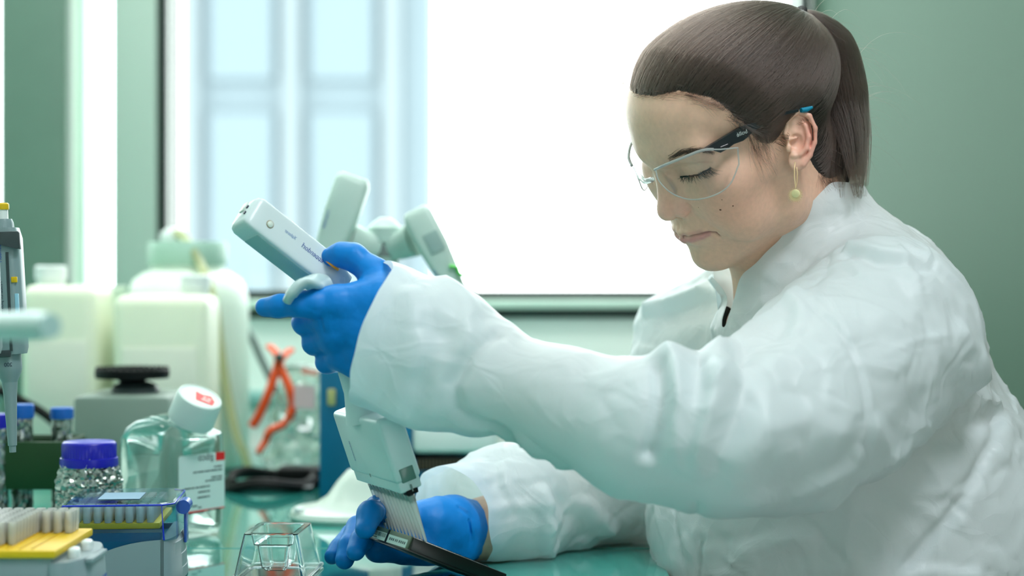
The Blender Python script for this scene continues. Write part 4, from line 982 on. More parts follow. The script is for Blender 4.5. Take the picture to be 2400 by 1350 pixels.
# near arm
G.chain([pc(2065, 790, 1.45, .086), pc(1960, 900, 1.40, .083), pc(1830, 988, 1.345, .073), pc(1690, 1010, 1.31, .065), pc(1500, 1005, 1.31, .053), pc(1330, 948, 1.33, .0425), pc(1185, 900, 1.345, .0395)], .012)
G.chain([pc(1118, 880, 1.358, .050), pc(1010, 832, 1.372, .0605), pc(880, 782, 1.385, .0585), pc(800, 750, 1.39, .057)], .007)
V, F = G.mesh(1)
N = normals(V, F)
def scr(Q): return 1200 + FPX * Q[:, 0] / Q[:, 1], 675 - FPX * (Q[:, 2] - CZ) / Q[:, 1]
sx, sy = scr(V)
def surf(px, py):
    d_ = (sx - px) ** 2 + (sy - py) ** 2 + (V[:, 1] - 1.2) * 3000 + 1e6 * (N[:, 1] > .3); return V[int(np.argmin(d_))]
V0 = V.copy()
def polydist(Q, pts):
    d_ = np.full(len(Q), 9.)
    for a, b in zip(pts, pts[1:]):
        t = np.clip(((Q - a) @ (b - a)) / max((b - a) @ (b - a), 1e-9), 0, 1); d_ = np.minimum(d_, np.linalg.norm(Q - a - t[:, None] * (b - a), axis=1))
    return d_
def arm_axis(Q): return polydist(Q, [PN(1690, 1010, 1.31), PN(1185, 900, 1.345)])
disp = np.zeros(len(V))
fore = np.clip((.30 - V[:, 0]) / .25, 0, 1) * (V[:, 1] < 1.47)          # the near forearm sleeve is drawn smooth
soft = 1 - .72 * fore
an1 = np.array([[1, .25, .2], [-.2, 1, .4], [.5, -.35, .62]])
f1 = worley(V0, .085, 11, an1); f2 = worley(V0, .034, 12, np.array([[.8, .5, 0], [-.45, .9, .3], [.2, -.2, 1.3]])); f3 = worley(V0, .052, 15, np.array([[1.2, -.4, .1], [.3, .5, .3], [.1, -.3, 1.]]))
fa = facets(V0, .080, 41, an1); fb = facets(V0, .042, 42, np.array([[.8, .5, 0], [-.45, .9, .3], [.2, -.2, 1.3]])); fc = facets(V0, .022, 43, np.array([[1.2, -.4, .1], [.3, .7, .3], [.1, -.3, 1.]]))
disp += soft * (.0060 * (.5 - f1) + .0014 * (.5 - f3) + relax(F, len(V), .0065 * fa + .0042 * fb, 2) + relax(F, len(V), .0016 * fc, 1))
# many fine crisp creases of random direction, as in paper-like fabric
Vf = V0.astype(np.float32)
for k in range(230):
    c_ = V0[rng.integers(0, len(V0))]; n_ = rng.normal(0, 1, 3); n_ /= np.linalg.norm(n_); R_ = rng.uniform(.018, .060); w_ = rng.uniform(.0022, .0055)
    i_ = np.nonzero(np.abs(Vf - c_.astype(np.float32)).max(1) < R_ * 1.5)[0]
    if not len(i_): continue
    dv = V0[i_] - c_; pl_ = dv @ n_; rr_ = np.linalg.norm(dv - pl_[:, None] * n_, axis=1); pl_ = pl_ + .08 * rr_ ** 2 / R_
    disp[i_] += (1 if rng.random() < .6 else -1) * rng.uniform(.0008, .0022) * soft[i_] * np.clip(1 - np.abs(pl_) / w_, 0, 1) * np.clip(1 - (rr_ / R_) ** 2, 0, 1)
def crease(px_pts, amp, w, prof='g'):
    pts = np.array([surf(*p) for p in px_pts]); d_ = polydist(V0, pts)
    return amp * (np.exp(-(d_ / w) ** 2) if prof == 'g' else np.clip(1 - d_ / w, 0, 1))
K = lambda p, a, w, t='g': crease(p, a, w, t)
disp += K([(1168, 782), (1100, 840), (1064, 905), (1070, 965), (1120, 1000), (1168, 1012)], -.006, .006)
disp += K([(1045, 650), (1105, 720), (1085, 800), (1030, 890), (1010, 960)], .004, .012, 't')
disp += K([(960, 690), (985, 800), (960, 900), (930, 960)], .0045, .014, 't')
disp += K([(1000, 760), (1060, 800), (1050, 860), (990, 905)], -.004, .012)
disp += K([(1546, 868), (1550, 930), (1548, 1000), (1530, 1060)], -.012, .007) + K([(1575, 838), (1592, 880), (1600, 960), (1590, 1040)], .015, .016)
disp += K([(1635, 850), (1640, 920), (1632, 990), (1610, 1070)], -.010, .009) + K([(1690, 800), (1690, 880), (1668, 960), (1640, 1040), (1632, 1080)], .013, .018, 't')
disp += K([(1730, 800), (1745, 880), (1715, 1000), (1680, 1080)], -.009, .014) + K([(1700, 1080), (1790, 1010), (1900, 990), (1960, 1010)], .006, .024, 't')
disp += K([(1700, 790), (1760, 760), (1830, 720), (1862, 690)], .005, .014, 't') + K([(1690, 830), (1790, 800), (1850, 760)], -.005, .014)
disp += K([(1862, 690), (1920, 742), (1985, 800), (2012, 880), (2024, 950), (2032, 1040), (2030, 1125)], -.0030, .0032) + K([(1872, 684), (1930, 736), (1996, 796), (2024, 880), (2036, 950), (2044, 1040), (2042, 1125)], .0010, .005)
disp += K([(1862, 690), (1875, 735), (1860, 770)], .004, .010, 't') + K([(1990, 590), (2060, 612), (2150, 622)], -.005, .008) + K([(1990, 570), (2060, 590), (2150, 605)], .004, .010, 't')
disp += K([(1936, 585), (1934, 640), (1880, 680)], -.002, .004) + K([(1995, 500), (1985, 560), (1970, 575)], -.003, .004)
disp += K([(2335, 955), (2230, 1015), (2130, 1075), (2035, 1130)], -.010, .011) + K([(2338, 945), (2230, 1000), (2130, 1060), (2035, 1112)], .005, .013, 't')
disp += K([(2345, 965), (2300, 1090), (2230, 1210), (2130, 1330)], -.006, .006) + K([(2260, 780), (2300, 880), (2338, 950)], .007, .014, 't') + K([(2150, 640), (2220, 800), (2300, 940)], .005, .020, 't')
disp += K([(2045, 1000), (2080, 1060), (2120, 1075)], .005, .014, 't') + K([(2120, 980), (2180, 930), (2240, 900)], -.004, .02)
disp += K([(1800, 1120), (1880, 1130), (1990, 1080)], -.004, .014) + K([(1760, 1180), (1850, 1170), (1950, 1130)], .004, .014, 't')
# far sleeve folds
disp += K([(1186, 1036), (1240, 1080), (1270, 1160), (1285, 1260), (1290, 1292)], .008, .012, 't') + K([(1225, 1040), (1300, 1110), (1380, 1190), (1432, 1250)], .008, .013, 't') + K([(1205, 1040), (1275, 1100), (1330, 1180), (1370, 1260)], -.006, .012)
disp += K([(1120, 1080), (1180, 1130), (1190, 1220), (1170, 1310)], .003, .014, 't') + K([(1110, 1200), (1200, 1190), (1290, 1180)], .003, .008, 't')
disp += K([(1520, 720), (1560, 708), (1640, 676), (1690, 652)], .010, .013, 't') + K([(1560, 740), (1640, 715), (1690, 690)], -.006, .016) + K([(1690, 700), (1660, 800), (1640, 830)], -.004, .016)
# front closing and lower front
disp += K([(1478, 1180), (1490, 1240), (1530, 1320)], -.004, .005) + K([(1634, 1190), (1636, 1270), (1636, 1349)], -.004, .004)
disp += K([(1750, 1290), (1840, 1270), (1900, 1262)], .004, .012, 't') + K([(1960, 1180), (1990, 1260), (2000, 1340)], .006, .025, 't') + K([(2080, 1180), (2140, 1270), (2180, 1349)], -.007, .03)
# fine fabric undulation
# step of the fuller cuff over the forearm
V = V + N * disp[:, None]
# rest the far sleeve on the bench
low = (V[:, 2] < TZ + .0015) & (V[:, 0] < XR + .002) & (V[:, 1] < 2.0) & (V[:, 0] < .12)
V[low, 2] = TZ + .0015
m = np.ones(len(V), bool)
# open cuffs
c0, n0 = PN(872, 720, 1.385), np.array([-.95, -.08, .25]); n0 /= np.linalg.norm(n0)
wav = .006 * np.sin(np.arctan2(V0[:, 2] - c0[2], V0[:, 1] - c0[1]) * 2 + .6)
m &= ~((((V0 - c0) @ n0) > -.0 + wav) & (V0[:, 0] < .05) & (V0[:, 1] < 1.48))
# slanted lower edge of the near cuff
c1, n1_ = PN(1104, 1215, 1.58), np.array([-.66, -.70, -.27]); n1_ /= np.linalg.norm(n1_)
m &= ~((((V0 - c1) @ n1_) > .010 + .004 * np.sin(V0[:, 2] * 90)) & (V0[:, 0] < .05) & (V0[:, 1] > 1.49))
# collar edge and front opening
sx, sy = scr(V0)
cx_, cy_ = zip(*[(1600, 300), (1660, 600), (1688, 650), (1735, 643), (1775, 610), (1822, 560), (1860, 505), (1905, 468), (1940, 425), (1975, 400), (2100, 300)])
m &= ~((sy < np.interp(sx, cx_, cy_)) & (sx < 2000) & (sx > 1600))
vx, vy = [1690, 1712, 1742, 1716, 1703, 1697, 1692, 1688, 1686], [640, 640, 636, 685, 730, 768, 766, 720, 680]
ins = np.zeros(len(V), bool); j = len(vx) - 1
for i in range(len(vx)):
    c_ = ((np.array(vy[i]) > sy) != (np.array(vy[j]) > sy)) & (sx < (vx[j] - vx[i]) * (sy - vy[i]) / (vy[j] - vy[i] + 1e-9) + vx[i]); ins ^= c_; j = i
m &= ~(ins & (V0[:, 1] < 1.585))
V, F, used = keep(V, F, m); V = smooth_rim(V, F, 14)
M_gown = bpy.data.materials.new('gown_fabric'); M_gown.use_nodes = True; nt = M_gown.node_tree; b = nt.nodes['Principled BSDF']
b.inputs['Base Color'].default_value = lin(226, 236, 240); b.inputs['Roughness'].default_value = .40; b.inputs['Specular IOR Level'].default_value = .35
tr_ = nt.nodes.new('ShaderNodeBsdfTranslucent'); tr_.inputs[0].default_value = lin(228, 240, 242)
ms = nt.nodes.new('ShaderNodeMixShader'); ms.inputs[0].default_value = .40
tc = nt.nodes.new('ShaderNodeTexCoord'); nz = nt.nodes.new('ShaderNodeTexNoise'); nz.inputs['Scale'].default_value = 900; nz.inputs['Detail'].default_value = 2
vz = nt.nodes.new('ShaderNodeTexVoronoi'); vz.feature = 'SMOOTH_F1'; vz.inputs['Scale'].default_value = 34; vz.inputs['Smoothness'].default_value = .25
ad = nt.nodes.new('ShaderNodeMath'); ad.operation = 'MULTIPLY_ADD'; ad.inputs[1].default_value = .06
bp = nt.nodes.new('ShaderNodeBump'); bp.inputs['Strength'].default_value = .30; bp.inputs['Distance'].default_value = .0035
L_ = nt.links.new; L_(tc.outputs['Object'], nz.inputs['Vector']); L_(tc.outputs['Object'], vz.inputs['Vector']); L_(nz.outputs['Fac'], ad.inputs[0]); L_(vz.outputs['Distance'], ad.inputs[2]); 
wz = nt.nodes.new('ShaderNodeTexNoise'); wz.inputs['Scale'].default_value = 9; wz.inputs['Detail'].default_value = 2; L_(tc.outputs['Object'], wz.inputs['Vector'])
wm = nt.nodes.new('ShaderNodeVectorMath'); wm.operation = 'MULTIPLY_ADD'; wm.inputs[1].default_value = (.16, .16, .16); L_(wz.outputs['Color'], wm.inputs[0]); L_(tc.outputs['Object'], wm.inputs[2])
last = ad.outputs[0]
for sc_, am in ((13, .55), (29, .28)):
    ve = nt.nodes.new('ShaderNodeTexVoronoi'); ve.feature = 'DISTANCE_TO_EDGE'; ve.inputs['Scale'].default_value = sc_; L_(wm.outputs[0], ve.inputs['Vector'])
    me_ = nt.nodes.new('ShaderNodeMapRange'); me_.inputs[1].default_value = 0; me_.inputs[2].default_value = .16; me_.inputs[3].default_value = am; me_.inputs[4].default_value = 0; L_(ve.outputs['Distance'], me_.inputs[0])
    ad2 = nt.nodes.new('ShaderNodeMath'); ad2.operation = 'ADD'; L_(last, ad2.inputs[0]); L_(me_.outputs[0], ad2.inputs[1]); last = ad2.outputs[0]
L_(last, bp.inputs['Height'])
L_(bp.outputs[0], b.inputs['Normal']); L_(bp.outputs[0], tr_.inputs['Normal']); L_(b.outputs[0], ms.inputs[1]); L_(tr_.outputs[0], ms.inputs[2]); L_(ms.outputs[0], nt.nodes['Material Output'].inputs[0])
gown = link_mesh('gown', npmesh('gown', V, F), M_gown, person, sharp=None)
# far side of the standing collar
cv = []; ca_, cb_ = PN(1858, 745, 1.578), PN(1850, 590, 1.566)
for i in range(9):
    f_ = i / 8; c_ = ca_ * (1 - f_) + cb_ * f_; r_c = .068 + .004 * f_
    for t_ in np.linspace(math.radians(2), math.radians(150), 26): cv.append(c_ + np.array([-math.cos(t_) * r_c, math.sin(t_) * r_c * 1.0, .004 * math.sin(t_ * 3)]))
cq = [[i * 26 + j, i * 26 + j + 1, (i + 1) * 26 + j + 1, (i + 1) * 26 + j] for i in range(8) for j in range(25)]
link_mesh('collar', npmesh('collar', cv, cq), M_gown, gown, sharp=None)
# dark shirt collar glimpsed in the front opening
mb = MB(); mb.tube(spline([P(1692, 775, 1.60), P(1694, 755, 1.592), P(1699, 738, 1.588), P(1706, 722, 1.59)], 14), .0035, 8); mb.build('shirt_collar', mat('black_knit', lin(30, 34, 32), .8), person)
# ------------------------------------------------------------------ nitrile gloves
M_glove = mat('blue_nitrile', lin(0, 124, 206), .45, spec=.3, var=.05, vscale=60, bump=.12, bscale=260)
def glove(name, lo, hi, fn, cut, label):
    vol = Vol(np.arange(lo[0], hi[0], .0011), np.arange(lo[1], hi[1], .0012), np.arange(lo[2], hi[2], .0011)); fn(vol)
    V, F = vol.mesh(2); N = normals(V, F)
    d_ = np.zeros(len(V))
    for i, (sc_, am) in enumerate(((.016, .0012), (.008, .0005))): d_ += am * (.5 - worley(V, sc_, 31 + i, np.array([[1, .3, 0], [-.3, 1, .3], [.2, -.5, .6]])))
    V = V + N * d_[:, None]
    m = cut(V); V, F, _ = keep(V, F, m); V = smooth_rim(V, F, 6)
    o = link_mesh(name, npmesh(name, V, F), M_glove, person, sharp=None); o['label'] = label; return o
def near(v):
    c = lambda *a: pc(*a)
    mcp = [(788, 709, 1.392), (776, 748, 1.396), (786, 790, 1.399), (806, 834, 1.405)]
    r0 = [.0145, .0138, .0132, .0125]
    v.cone(PN(905, 715, 1.402), PN(895, 790, 1.405), .023, .025, .01)
    for (x, y, D), r in zip(mcp, r0): v.cone(PN(890, 705 + (y - 709) * .75, 1.402), PN(x, y, D), .020, r, .010)
    v.cone(PN(835, 770, 1.402), PN(860, 800, 1.405), .016, .018, .012); v.cone(PN(850, 850, 1.405), PN(900, 830, 1.405), .015, .02, .012)
    v.chain([c(*mcp[0], .0142), c(735, 712, 1.386, .0112), c(700, 713, 1.384, .0104), c(655, 717, 1.390, .0092), c(620, 721, 1.396, .0080)], .004)
    v.chain([c(*mcp[1], .0134), c(714, 757, 1.412, .0100), c(726, 758, 1.450, .0090), c(772, 754, 1.468, .0080)], .004)
    v.chain([c(*mcp[2], .0130), c(736, 803, 1.416, .0100), c(746, 803, 1.452, .0090), c(790, 798, 1.468, .0080)], .004)
    v.chain([c(*mcp[3], .0122), c(768, 848, 1.420, .0094), c(776, 846, 1.448, .0084), c(812, 840, 1.462, .0075)], .004)
    v.chain([c(893, 690, 1.405, .0190), c(878, 643, 1.413, .0128), c(829, 602, 1.418, .0106), c(800, 598, 1.422, .0098), c(775, 602, 1.426, .0080)], .006)
    # stretch wrinkles at the knuckles and web
    for a, b_ in (((742, 690), (748, 735)), ((752, 742), (756, 782)), ((762, 786), (768, 822)), ((842, 618), (850, 600)), ((850, 640), (868, 622))):
        v.cone(PN(*a, 1.383), PN(*b_, 1.385), .0006, .0006, .0022, True)
glove('glove', (-.235, 1.355, .91), (-.05, 1.50, 1.06), near, lambda V: V[:, 0] < 9, 'blue glove gripping the white pipette')
def far(v):
    c = lambda *a: pc(*a)
    v.cone(PN(1125, 1243, 1.603), PN(1060, 1238, 1.575), .0285, .0270, .012)
    v.cone(PN(1060, 1225, 1.568), PN(1010, 1230, 1.55), .0235, .0205, .014)
    v.cone(PN(1060, 1262, 1.575), PN(1082, 1296, 1.565), .017, .0110, .012)
    v.cone(PN(1050, 1255, 1.57), PN(940, 1272, 1.545), .024, .0165, .014)
    v.cone(PN(1010, 1290, 1.545), PN(885, 1286, 1.515), .0135, .0125, .012)
    v.chain([c(1020, 1215, 1.555, .020), c(955, 1213, 1.545, .0130), c(884, 1192, 1.492, .0104), c(868, 1203, 1.468, .0102), c(856, 1240, 1.455, .0090)], .006)
    v.chain([c(950, 1270, 1.535, .0125), c(862, 1236, 1.503, .0103), c(846, 1268, 1.482, .0098), c(834, 1293, 1.470, .0082)], .003)
    v.chain([c(945, 1272, 1.545, .012), c(838, 1236, 1.525, .0100), c(818, 1280, 1.500, .0096), c(808, 1312, 1.490, .0084)], .003)
    v.chain([c(930, 1275, 1.555, .011), c(822, 1254, 1.545, .0094), c(795, 1286, 1.522, .0090), c(779, 1304, 1.512, .0076)], .003)
    for a, b_, D in (((1098, 1220), (1108, 1290), 1.55), ((1075, 1190), (1112, 1215), 1.55), ((868, 1282), (880, 1312), 1.49), ((882, 1280), (893, 1310), 1.495)):
        v.cone(PN(*a, D), PN(*b_, D), .0008, .0008, .003, True)
cc, cn = PN(1128, 1245, 1.60), np.array([.93, .3, -.38]); cn /= np.linalg.norm(cn)
glove('glove', (-.19, 1.40, .752), (-.005, 1.66, .86), far, lambda V: ((V - cc) @ cn) < .001 + .002 * np.sin(V[:, 2] * 160), 'blue glove holding the black plate')
# ------------------------------------------------------------------ hair
from mathutils.bvhtree import BVHTree
hp = np.array([(99, 92), (80, 90), (72, 89), (66, 89), (59, 83), (52, 77), (46, 66), (42, 53), (35, 42), (33, 31), (31, 21), (25, 11), (16, 8), (9, 11), (2, 20), (-6, 25), (-14, 20), (-19, 2), (-20, -20), (-22, -37), (-28, -50), (-50, -62), (-140, -80), (-140, 160), (99, 160)], float)
def inpoly(x, y, poly):
    r = np.zeros(len(x), bool); j = len(poly) - 1
    for i in range(len(poly)):
        xi, yi, xj, yj = *poly[i], *poly[j]; r ^= ((yi > y) != (yj > y)) & (x < (xj - xi) * (y - yi) / (yj - yi + 1e-12) + xi); j = i
    return r
def poly_d(x, y, poly):
    d_ = np.full(len(x), 1e9)
    for (ax_, ay_), (bx_, by_) in zip(poly, np.roll(poly, -1, 0)):
        t = np.clip(((x - ax_) * (bx_ - ax_) + (y - ay_) * (by_ - ay_)) / ((bx_ - ax_) ** 2 + (by_ - ay_) ** 2), 0, 1)
        d_ = np.minimum(d_, np.hypot(x - ax_ - t * (bx_ - ax_), y - ay_ - t * (by_ - ay_)))
    return d_
hv = Vol(axis3([(.06, .0022), (.36, None)]), axis3([(1.40, .0022), (1.66, None)]), axis3([(1.02, .0022), (1.29, None)]))
h_ = hv.fr(HR, HO, .001)
h_.ell((-8, 0, 45), (93, 72, 64), 4); h_.ell((32, 0, 59), (64, 57, 51), 20); h_.ell((5, 0, 60), (74, 64, 52), 16)
for s_ in (1, -1): h_.cone((14, s_ * 47, -50), (0, s_ * 55, 0), 15, 14, 16)
hv.fr(np.eye(3), np.zeros(3), 1.0); hv.cone(nk0, nk1, .050, .054, .018)
hvV, hvF = hv.mesh(2); hq = HL(hvV); hN = normals(hvV, hvF)
inside = inpoly(hq[:, 0], hq[:, 2], hp); dd = poly_d(hq[:, 0], hq[:, 2], hp)
hh = np.where(inside, -.0006 + .0068 * np.clip(dd / 30, 0, 1) ** .8, -.004)
capV = hvV + hN * hh[:, None]
capV, capF, _ = keep(capV, hvF, inside | (dd < 1.0)); capV = smooth_rim(capV, capF, 20)
M_hairbase = mat('hair_base', lin(34, 27, 24), .5, var=.25, vscale=50, bump=.3, bscale=300)
cap_o = link_mesh('hair', npmesh('hair', capV, capF), M_hairbase, person, sharp=None)
M_hair = bpy.data.materials.new('brown_hair'); M_hair.use_nodes = True; nt = M_hair.node_tree; nt.nodes.remove(nt.nodes['Principled BSDF'])
hb = nt.nodes.new('ShaderNodeBsdfHairPrincipled'); hb.parametrization = 'COLOR'; hb.inputs['Color'].default_value = lin(54, 42, 36); hb.inputs['Roughness'].default_value = .28; hb.inputs['Radial Roughness'].default_value = .5
if 'Random Color' in hb.inputs: hb.inputs['Random Color'].default_value = .3
nt.links.new(hb.outputs[0], nt.nodes['Material Output'].inputs[0])
def strands(name, S, rad, m, parent, kind='stuff'):
    """S: list of (n,3) point arrays"""
    cu = bpy.data.hair_curves.new(name); cu.add_curves([len(s) for s in S])
    cu.attributes['position'].data.foreach_set('vector', np.concatenate(S).astype(np.float32).ravel())
    if 'radius' not in cu.attributes: cu.attributes.new('radius', 'FLOAT', 'POINT')
    R_ = np.concatenate([np.linspace(1, .35, len(s)) * (rad if np.isscalar(rad) else rad[i]) for i, s in enumerate(S)])
    cu.attributes['radius'].data.foreach_set('value', R_.astype(np.float32)); cu.materials.append(m)
    o = bpy.data.objects.new(name, cu); COL.objects.link(o); put(o, parent); o['kind'] = kind; return o
TIE = ray_hit(1862, 46, lambda q: q[:, 1] - 2.)
cen = np.array([-8., 0., 38.])
bvh = BVHTree.FromPolygons([tuple(p) for p in HL(capV)], [tuple(f) for f in capF])
bvs = BVHTree.FromPolygons([tuple(p) for p in hq], [tuple(f) for f in hvF])
def outer(dv, extra):
    h = bvh.ray_cast(Vector(cen) + Vector(dv) * 220, -Vector(dv))
    if h[0] is None: h = bvs.ray_cast(Vector(cen) + Vector(dv) * 220, -Vector(dv))
    p = np.array(h[0]) if h[0] is not None else cen + dv * 80
    return p + dv * extra
capq = HL(capV); cin = inpoly(capq[:, 0], capq[:, 2], hp); pool = capq[cin & (capq[:, 1] > -50)]
pd = poly_d(pool[:, 0], pool[:, 2], hp)
dt = (TIE - cen) / np.linalg.norm(TIE - cen)
earz = (np.abs(pool[:, 0] + 1) < 26) & (pool[:, 1] > 0); edge_pool = pool[(pd < 7) & ~(earz & (pool[:, 2] < 42))]; pool = pool[~(earz & (pool[:, 2] < 27))]
roots = np.concatenate([pool[rng.integers(0, len(pool), 5200)], edge_pool[rng.integers(0, len(edge_pool), 4200)]])
S = []
for p in roots:
    d0 = (p - cen) / np.linalg.norm(p - cen); om = math.acos(np.clip(d0 @ dt, -1, 1)); n = 22; pts = []
    if om < .12: continue
    sag = rng.normal(0, .05); lift = abs(rng.normal(0, .5)) + .25; side_ = np.cross(d0, dt); side_ /= np.linalg.norm(side_) + 1e-9
    droop = -.16 * np.array([0, 0, 1.]) * (1 if p[2] < 95 else .3)
    for t in np.linspace(0, .985 ** .5, n) ** 2:
        dv = (math.sin((1 - t) * om) * d0 + math.sin(t * om) * dt) / math.sin(om) + (side_ * sag + droop) * math.sin(math.pi * t) * om * .5
        dv /= np.linalg.norm(dv); pts.append(outer(dv, lift * min(1, .5 + t * 6) - (.5 if t == 0 else 0)))
    S.append(HW(np.array(pts)))
strands('hair_strands', S, .00011, M_hair, cap_o)
# wispy temple and sideburn hairs, nape hairs, baby hairs along the forehead
S = []
def wisps(px0, px1, n, ln, curl, up=0.):
    for _ in range(n):
        t = rng.random(); a = np.array(px0) * (1 - t) + np.array(px1) * t + rng.normal(0, 5, 2)
        if 1826 < a[0] < 1918 and a[1] < 410: continue
        i = on_face(*a); p = BV[i] + BN[i] * .0008
        base = np.array(curl, float) + rng.normal(0, .25, 2); pts = [p]; d2 = base / np.linalg.norm(base); L2 = ln * rng.uniform(.5, 1.1)
        for k in range(8):
            d2 = d2 + np.array([.10 * up, .02]) * rng.uniform(0, 1.6); d2 /= np.linalg.norm(d2)
            q_ = pts[-1] + np.array([d2[0], 0, -d2[1]]) * L2 / 8
            s2_, y2_ = scr(q_[None])
            if 1824 < s2_[0] < 1916 and y2_[0] < 408: pts = pts[:1]; break
            i = on_face(s2_[0], y2_[0]); pts.append(np.array([q_[0], min(q_[1], BV[i][1] - .0012), q_[2]]))
        if len(pts) > 2: S.append(np.array(pts))
wisps((1756, 322), (1815, 305), 110, .036, (.25, 1), .6); wisps((1768, 345), (1812, 335), 70, .028, (.5, 1), .8)
wisps((1700, 265), (1755, 305), 90, .022, (1, .55), 0); wisps((1900, 390), (1950, 430), 120, .02, (.5, 1), 0); wisps((1600, 222), (1690, 255), 110, .02, (1, .12), 0); wisps((1485, 228), (1600, 222), 100, .016, (1, -.25), 0)
strands('wispy_hair', S, .00009, M_hair, cap_o)
# ponytail
T0 = HW(TIE)
gp = spline([T0, PN(1902, 66, T0[1] + .005), PN(1950, 120, T0[1] + .012), PN(1974, 215, T0[1] + .012), PN(1984, 310, T0[1] + .006), PN(1984, 400, T0[1]), PN(1990, 480, T0[1] - .004)], 40)
gr_ = np.interp(np.linspace(0, 1, 40), [0, .12, .3, .5, .7, .85, 1], [.008, .0135, .0215, .0225, .0195, .016, .010])
pt = MB().tube(gp[:36], [float(r * .80) for r in gr_[:30]] + [float(r * .8 * (1 - (i + 1) / 6.5)) for i, r in enumerate(gr_[30:36])], 18, flat=1.0).build('ponytail', M_hairbase, person, sharp=None)
S = []; tg = np.gradient(gp, axis=0); tg /= np.linalg.norm(tg, axis=1, keepdims=True)
sd = np.cross(tg, [0, 1, 0]); sd /= np.linalg.norm(sd, axis=1, keepdims=True); bd = np.cross(sd, tg)
clump = rng.normal(0, 1, (14, 2)) * .45
for k in range(4200):
    a = rng.uniform(0, 2 * math.pi); rr = math.sqrt(rng.uniform(.30, 1.0)) * 1.0; ci = rng.integers(0, 14); e_ = int(np.clip(40 - abs(rng.normal(0, 5)) - 3 * (ci % 3), 24, 40))
    tw = rng.normal(0, .25); ph = rng.uniform(0, 6.28); am = rng.uniform(0, .0010); f = np.linspace(0, 1, 40)[:e_:2]
    idx_ = np.arange(0, e_, 2); a2 = a + tw * f; cl = np.clip((f - .55) / .45, 0, 1)
    ox = np.cos(a2) * rr * (1 - cl * .65) + clump[ci, 0] * cl * 1.5; oy = np.sin(a2) * rr * (1 - cl * .65) + clump[ci, 1] * cl * 1.5
    S.append(gp[idx_] + (sd[idx_] * ox[:, None] + bd[idx_] * oy[:, None]) * gr_[idx_][:, None] + sd[idx_] * (am * np.sin(f * 9 + ph))[:, None])
strands('hair_strands', S, .00012, M_hair, pt)
S = []
for k in range(95):
    i0 = int(rng.integers(1, 30)); p = gp[i0] + sd[i0] * -gr_[i0] * rng.uniform(-1, 1); d2 = np.array([rng.uniform(.1, 1.2), rng.normal(0, .5), rng.uniform(-.2, .9)]); d2 /= np.linalg.norm(d2); pts = [p]; L2 = rng.uniform(.02, .07)
    for j in range(12):
        d2 = d2 + np.array([.02, rng.normal(0, .05), -.19]) * rng.uniform(.2, 1.3); d2 /= np.linalg.norm(d2); pts.append(pts[-1] + d2 * L2 / 12)
    S.append(np.array(pts))
for k in range(60):
    t = rng.random(); p = HW(outer((lambda q_: q_ / np.linalg.norm(q_))(np.array([rng.uniform(-70, 60), rng.uniform(-15, 20), 90.])), 0)); d2 = np.array([rng.uniform(-.3, 1), 0, rng.uniform(.05, .4)]); pts = [p]
    for j in range(7):
        d2 = d2 / np.linalg.norm(d2); pts.append(pts[-1] + d2 * .0028); d2 = d2 + np.array([.1, 0, -.16])
    S.append(np.array(pts))
strands('flyaway_hair', S, .00007, M_hair, pt)
M_tie = mat('hair_tie_black', lin(26, 24, 26), .7)
tq = (gp[3] - gp[0]) / np.linalg.norm(gp[3] - gp[0]); tm = frame(Vector(gp[1]), *( lambda z, x: (x, z.cross(x), z))(Vector(tq), Vector(tq).orthogonal().normalized()))
MB().tube([tm @ Vector((.0115 * math.cos(a), .0115 * math.sin(a), .001 * math.sin(2 * a))) for a in np.linspace(0, 2 * math.pi, 26)], .0032, 10).build('hair_tie', M_tie, person)
# eyebrow and lashes
S = []
for k in range(210):
    t = rng.random(); px = 1566 + 92 * t; py = 376 - 20 * math.sin(min(1, t * 1.15) * 1.9) + rng.normal(0, 3.8 * (1 - .5 * t)) - 4; i = on_face(px, py); p = BV[i] + BN[i] * .0005
    d2 = np.array([.75 + .3 * t, 0, .55 - .65 * t]) + rng.normal(0, .12, 3); d2 /= np.linalg.norm(d2); L2 = rng.uniform(.005, .009); pts = [p]
    for j in range(5):
        q_ = pts[-1] + d2 * L2 / 5 + np.array([0, 0, -.00012 * j]); a_, b_ = scr(q_[None]); i = on_face(a_[0], b_[0]); pts.append(np.array([q_[0], BV[i][1] - .0008, q_[2]]))
    S.append(np.array(pts))
M_brow = mat('brow_hair', lin(84, 66, 56), .6, var=0)
strands('eyebrow', S, .00015, M_brow, person)
M_lash = mat('lash_black', lin(20, 18, 20), .5, var=0)
S = []
for k in range(120):
    t = rng.random(); px = 1596 + 68 * t; py = 413 - 20 * t + 7 * math.sin(t * 3.14) * 1 + rng.normal(0, 1.2); i = on_face(px, py); p = BV[i] + BN[i] * .0003
    d2 = np.array([-.35 + .95 * t, -.75, -.75]) + rng.normal(0, .12, 3); d2 /= np.linalg.norm(d2); L2 = rng.uniform(.008, .0135) * (.75 + .35 * t); pts = [p]
    for j in range(7): pts.append(pts[-1] + d2 * L2 / 7); d2 = d2 + np.array([.01, -.05, .07]); d2 /= np.linalg.norm(d2)
    S.append(np.array(pts))
strands('eyelashes', S, .00014, M_lash, person)
pts = [BV[on_face(1594 + 72 * t, 414 - 20 * t + 6.5 * math.sin(t * 3.14))] + BN[on_face(1594 + 72 * t, 414 - 20 * t + 6.5 * math.sin(t * 3.14))] * .0001 for t in np.linspace(0, 1, 14)]
MB().tube(pts, .0007, 8).build('lash_line', M_lash, person)
